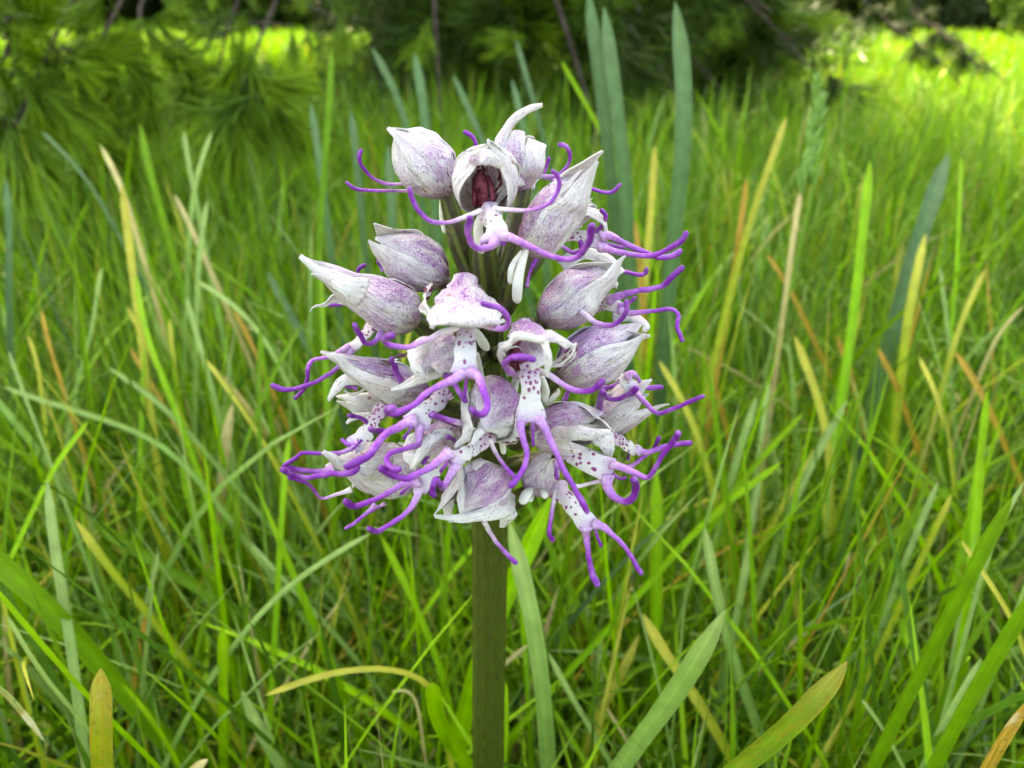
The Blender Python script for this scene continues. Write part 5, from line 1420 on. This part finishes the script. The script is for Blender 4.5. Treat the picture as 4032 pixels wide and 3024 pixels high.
    # limbs and needle mass of the crown above
    for k in range(46):
        z = .55 + 5.0 * (k / 46) ** .9
        az = k * 2.399
        L = 1.15 * (1 - z / 6.6) + .1
        s = TRUNK + Vector((0, 0, z))
        e = s + Vector((L * math.cos(az), L * math.sin(az), -.10 + .1 * z / 6))
        add_branch([s, s.lerp(e, .5) + Vector((0, 0, .10)), e], .03 * (1 - z / 7), .003)
    n = 75000
    z = .42 + 5.9 * g.random(n) ** 1.25
    rad = (1.15 * (1 - (z - .4) / 6.3)) * np.sqrt(g.random(n)) * (1 + .12 * np.sin(z * 9))
    az = g.uniform(0, 2 * math.pi, n)
    c = np.stack([rad * np.cos(az) - .35, rad * np.sin(az), z - .15 * rad], 1)
    keep = c[:, 2] > .33
    c = c[keep]; n = len(c); az = az[keep]
    d = np.stack([np.cos(az), np.sin(az), g.normal(-.1, .5, n)], 1) + g.normal(0, .55, (n, 3))
    d /= np.linalg.norm(d, axis=1)[:, None]
    L = g.uniform(.06, .13, n)
    w = np.cross(d, g.normal(0, 1, (n, 3))); w /= np.linalg.norm(w, axis=1)[:, None]
    w *= g.uniform(.004, .009, n)[:, None]
    V = np.stack([c - d * L[:, None] * .5, c + w, c + d * L[:, None] * .5, c - w], 1).reshape(-1, 3)
    F = np.arange(n * 4).reshape(-1, 4)
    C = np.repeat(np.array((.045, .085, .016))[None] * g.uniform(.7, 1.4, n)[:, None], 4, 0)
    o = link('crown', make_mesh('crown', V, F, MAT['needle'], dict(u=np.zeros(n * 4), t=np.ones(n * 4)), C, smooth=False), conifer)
    o['kind'] = 'stuff'
    # skirt of needles below the limbs, down to the litter
    n = 26000
    x = g.uniform(-.9, 1.35, n); y = g.uniform(1.25, 3.1, n)
    zmax = np.interp(y, [1.2, 1.7, 3.1], [.16, .36, .40])
    c = np.stack([x, y, .0 + zmax * g.random(n) ** .8], 1) - np.array(TRUNK)
    gap = (x < -.24 * (y + .1)) & (x > -.62 * (y + .1)) & (c[:, 2] > .07)
    edge = x > (.41 + .04 * np.sin(c[:, 2] * 40)) * (y + .1)
    c = c[~gap & ~edge]; n = len(c)
    d = g.normal(0, 1, (n, 3)) + np.array((0, -.5, -.5)); d /= np.linalg.norm(d, axis=1)[:, None]
    L = g.uniform(.04, .075, n)
    w = np.cross(d, g.normal(0, 1, (n, 3))); w /= np.linalg.norm(w, axis=1)[:, None]
    w *= g.uniform(.0012, .0024, n)[:, None]
    V = np.stack([c - d * L[:, None] * .5, c + w, c + d * L[:, None] * .5, c - w], 1).reshape(-1, 3)
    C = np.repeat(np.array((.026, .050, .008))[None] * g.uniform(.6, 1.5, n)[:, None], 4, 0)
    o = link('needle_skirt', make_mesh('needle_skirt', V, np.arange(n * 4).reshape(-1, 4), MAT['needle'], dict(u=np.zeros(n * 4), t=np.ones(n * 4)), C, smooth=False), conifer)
    o['kind'] = 'stuff'


build_conifer()


# ------------------------------------------------------------------ shrubs beyond the path
def shrub(x, y, w, h, dark, seed, label, group=None, roses=0, name='shrub'):
    g = np.random.default_rng(seed)
    root = empty(name, (x, y, 0))
    tag(root, label, 'shrub', group)
    for k in range(5):
        a = g.uniform(0, 6.28)
        e = Vector((math.cos(a) * w * .3, math.sin(a) * w * .3, h * .6))
        V, F, T = tube_geo(catmull([Vector((0, 0, -.05)), e * .5 + Vector((0, 0, .1)), e], 8), np.linspace(.03, .008, 9), 7)
        link('stem', make_mesh('stem', V, F, MAT['bark']), root)
    n = 7500
    lob = g.normal(0, 1, (14, 3)); lob /= np.linalg.norm(lob, axis=1)[:, None]
    d = g.normal(0, 1, (n, 3)); d /= np.linalg.norm(d, axis=1)[:, None]
    r = .62 + .30 * np.max(np.clip(d @ lob.T, 0, 1) ** 8, axis=1)
    r = r * g.random(n) ** .22
    c = d * r[:, None] * np.array((w * .62, w * .62, h * .58)) + np.array((0, 0, h * .36))
    c[:, 2] = np.abs(c[:, 2]) * 1.15
    nrm = d + g.normal(0, .6, (n, 3))
    s1 = np.cross(nrm, g.normal(0, 1, (n, 3))); s1 /= np.linalg.norm(s1, axis=1)[:, None]
    s2 = np.cross(nrm, s1); s2 /= np.linalg.norm(s2, axis=1)[:, None]
    sz = g.uniform(.035, .075, n)[:, None] * (.6 + .4 * w)
    V = np.stack([c - s1 * sz, c + s2 * sz * .5, c + s1 * sz, c - s2 * sz * .5], 1).reshape(-1, 3)
    base = np.array((.035, .060, .018)) if dark else np.array((.085, .150, .024))
    C = np.repeat(base[None] * g.uniform(.6, 1.5, n)[:, None], 4, 0)
    o = link('foliage', make_mesh('foliage', V, np.arange(n * 4).reshape(-1, 4), MAT['needle'], dict(u=np.zeros(n * 4), t=np.ones(n * 4)), C, smooth=False), root)
    if roses:
        bm_v, bm_f = [], []
        for k in range(16):                              # a rose: overlapping cupped petals
            a = k * 2.399
            rr = .012 + .0026 * k
            for q in ((-.5, 0), (.5, 0), (.6, 1), (-.6, 1)):
                an = a + q[0] * .9
                bm_v.append((rr * math.cos(an), rr * math.sin(an), .02 + q[1] * (.05 - .0012 * k)))
            b = 4 * k
            bm_f.append((b, b + 1, b + 2, b + 3))
        me = make_mesh('rose', bm_v, bm_f, MAT['pink'])
        for k in range(roses):
            a = g.uniform(0, 6.28); el = g.uniform(-.1, 1.0)
            dd = Vector((math.cos(a) * math.cos(el), -abs(math.sin(a)) * math.cos(el), math.sin(el)))
            o = link('rose', me, root)
            p = Vector((dd.x * w * .6, dd.y * w * .6, h * .5 + dd.z * h * .5))
            o.matrix_local = Matrix.LocRotScale(p, dd.to_track_quat('Z', 'Y'), Vector((1, 1, 1)) * g.uniform(1.2, 1.9))
    return root


shrub(3.98, 6.0, .8, .75, False, 1, 'rose bush with pink blooms beside the pale path', roses=34, name='rose_bush')
shrub(4.85, 8.9, 1.8, 1.5, True, 2, 'dark leafy shrub standing behind the rose bush and path')
row = [(-15 + 3.1 * i, 11.6 + .9 * (i % 2), 5.2 + .5 * (i % 3), 2.9 + .3 * (i % 3), i % 3 == 0) for i in range(11)]
row += [(-17 + 4.3 * i, 15.5 + .8 * (i % 2), 7.0, 4.6 + .4 * (i % 3), True) for i in range(9)]
for i, (x, y, w, h, dk) in enumerate(row):
    far = y > 14
    shrub(x, y, w, h, dk, 20 + i, 'tall dark green shrub in the hindmost row' if far else 'dark green rounded shrub in the row beyond the path' if dk else 'light green rounded shrub in the row beyond the path',
          'tall shrubs in the hindmost row' if far else 'dark shrubs beyond the path' if dk else 'light green shrubs beyond the path')
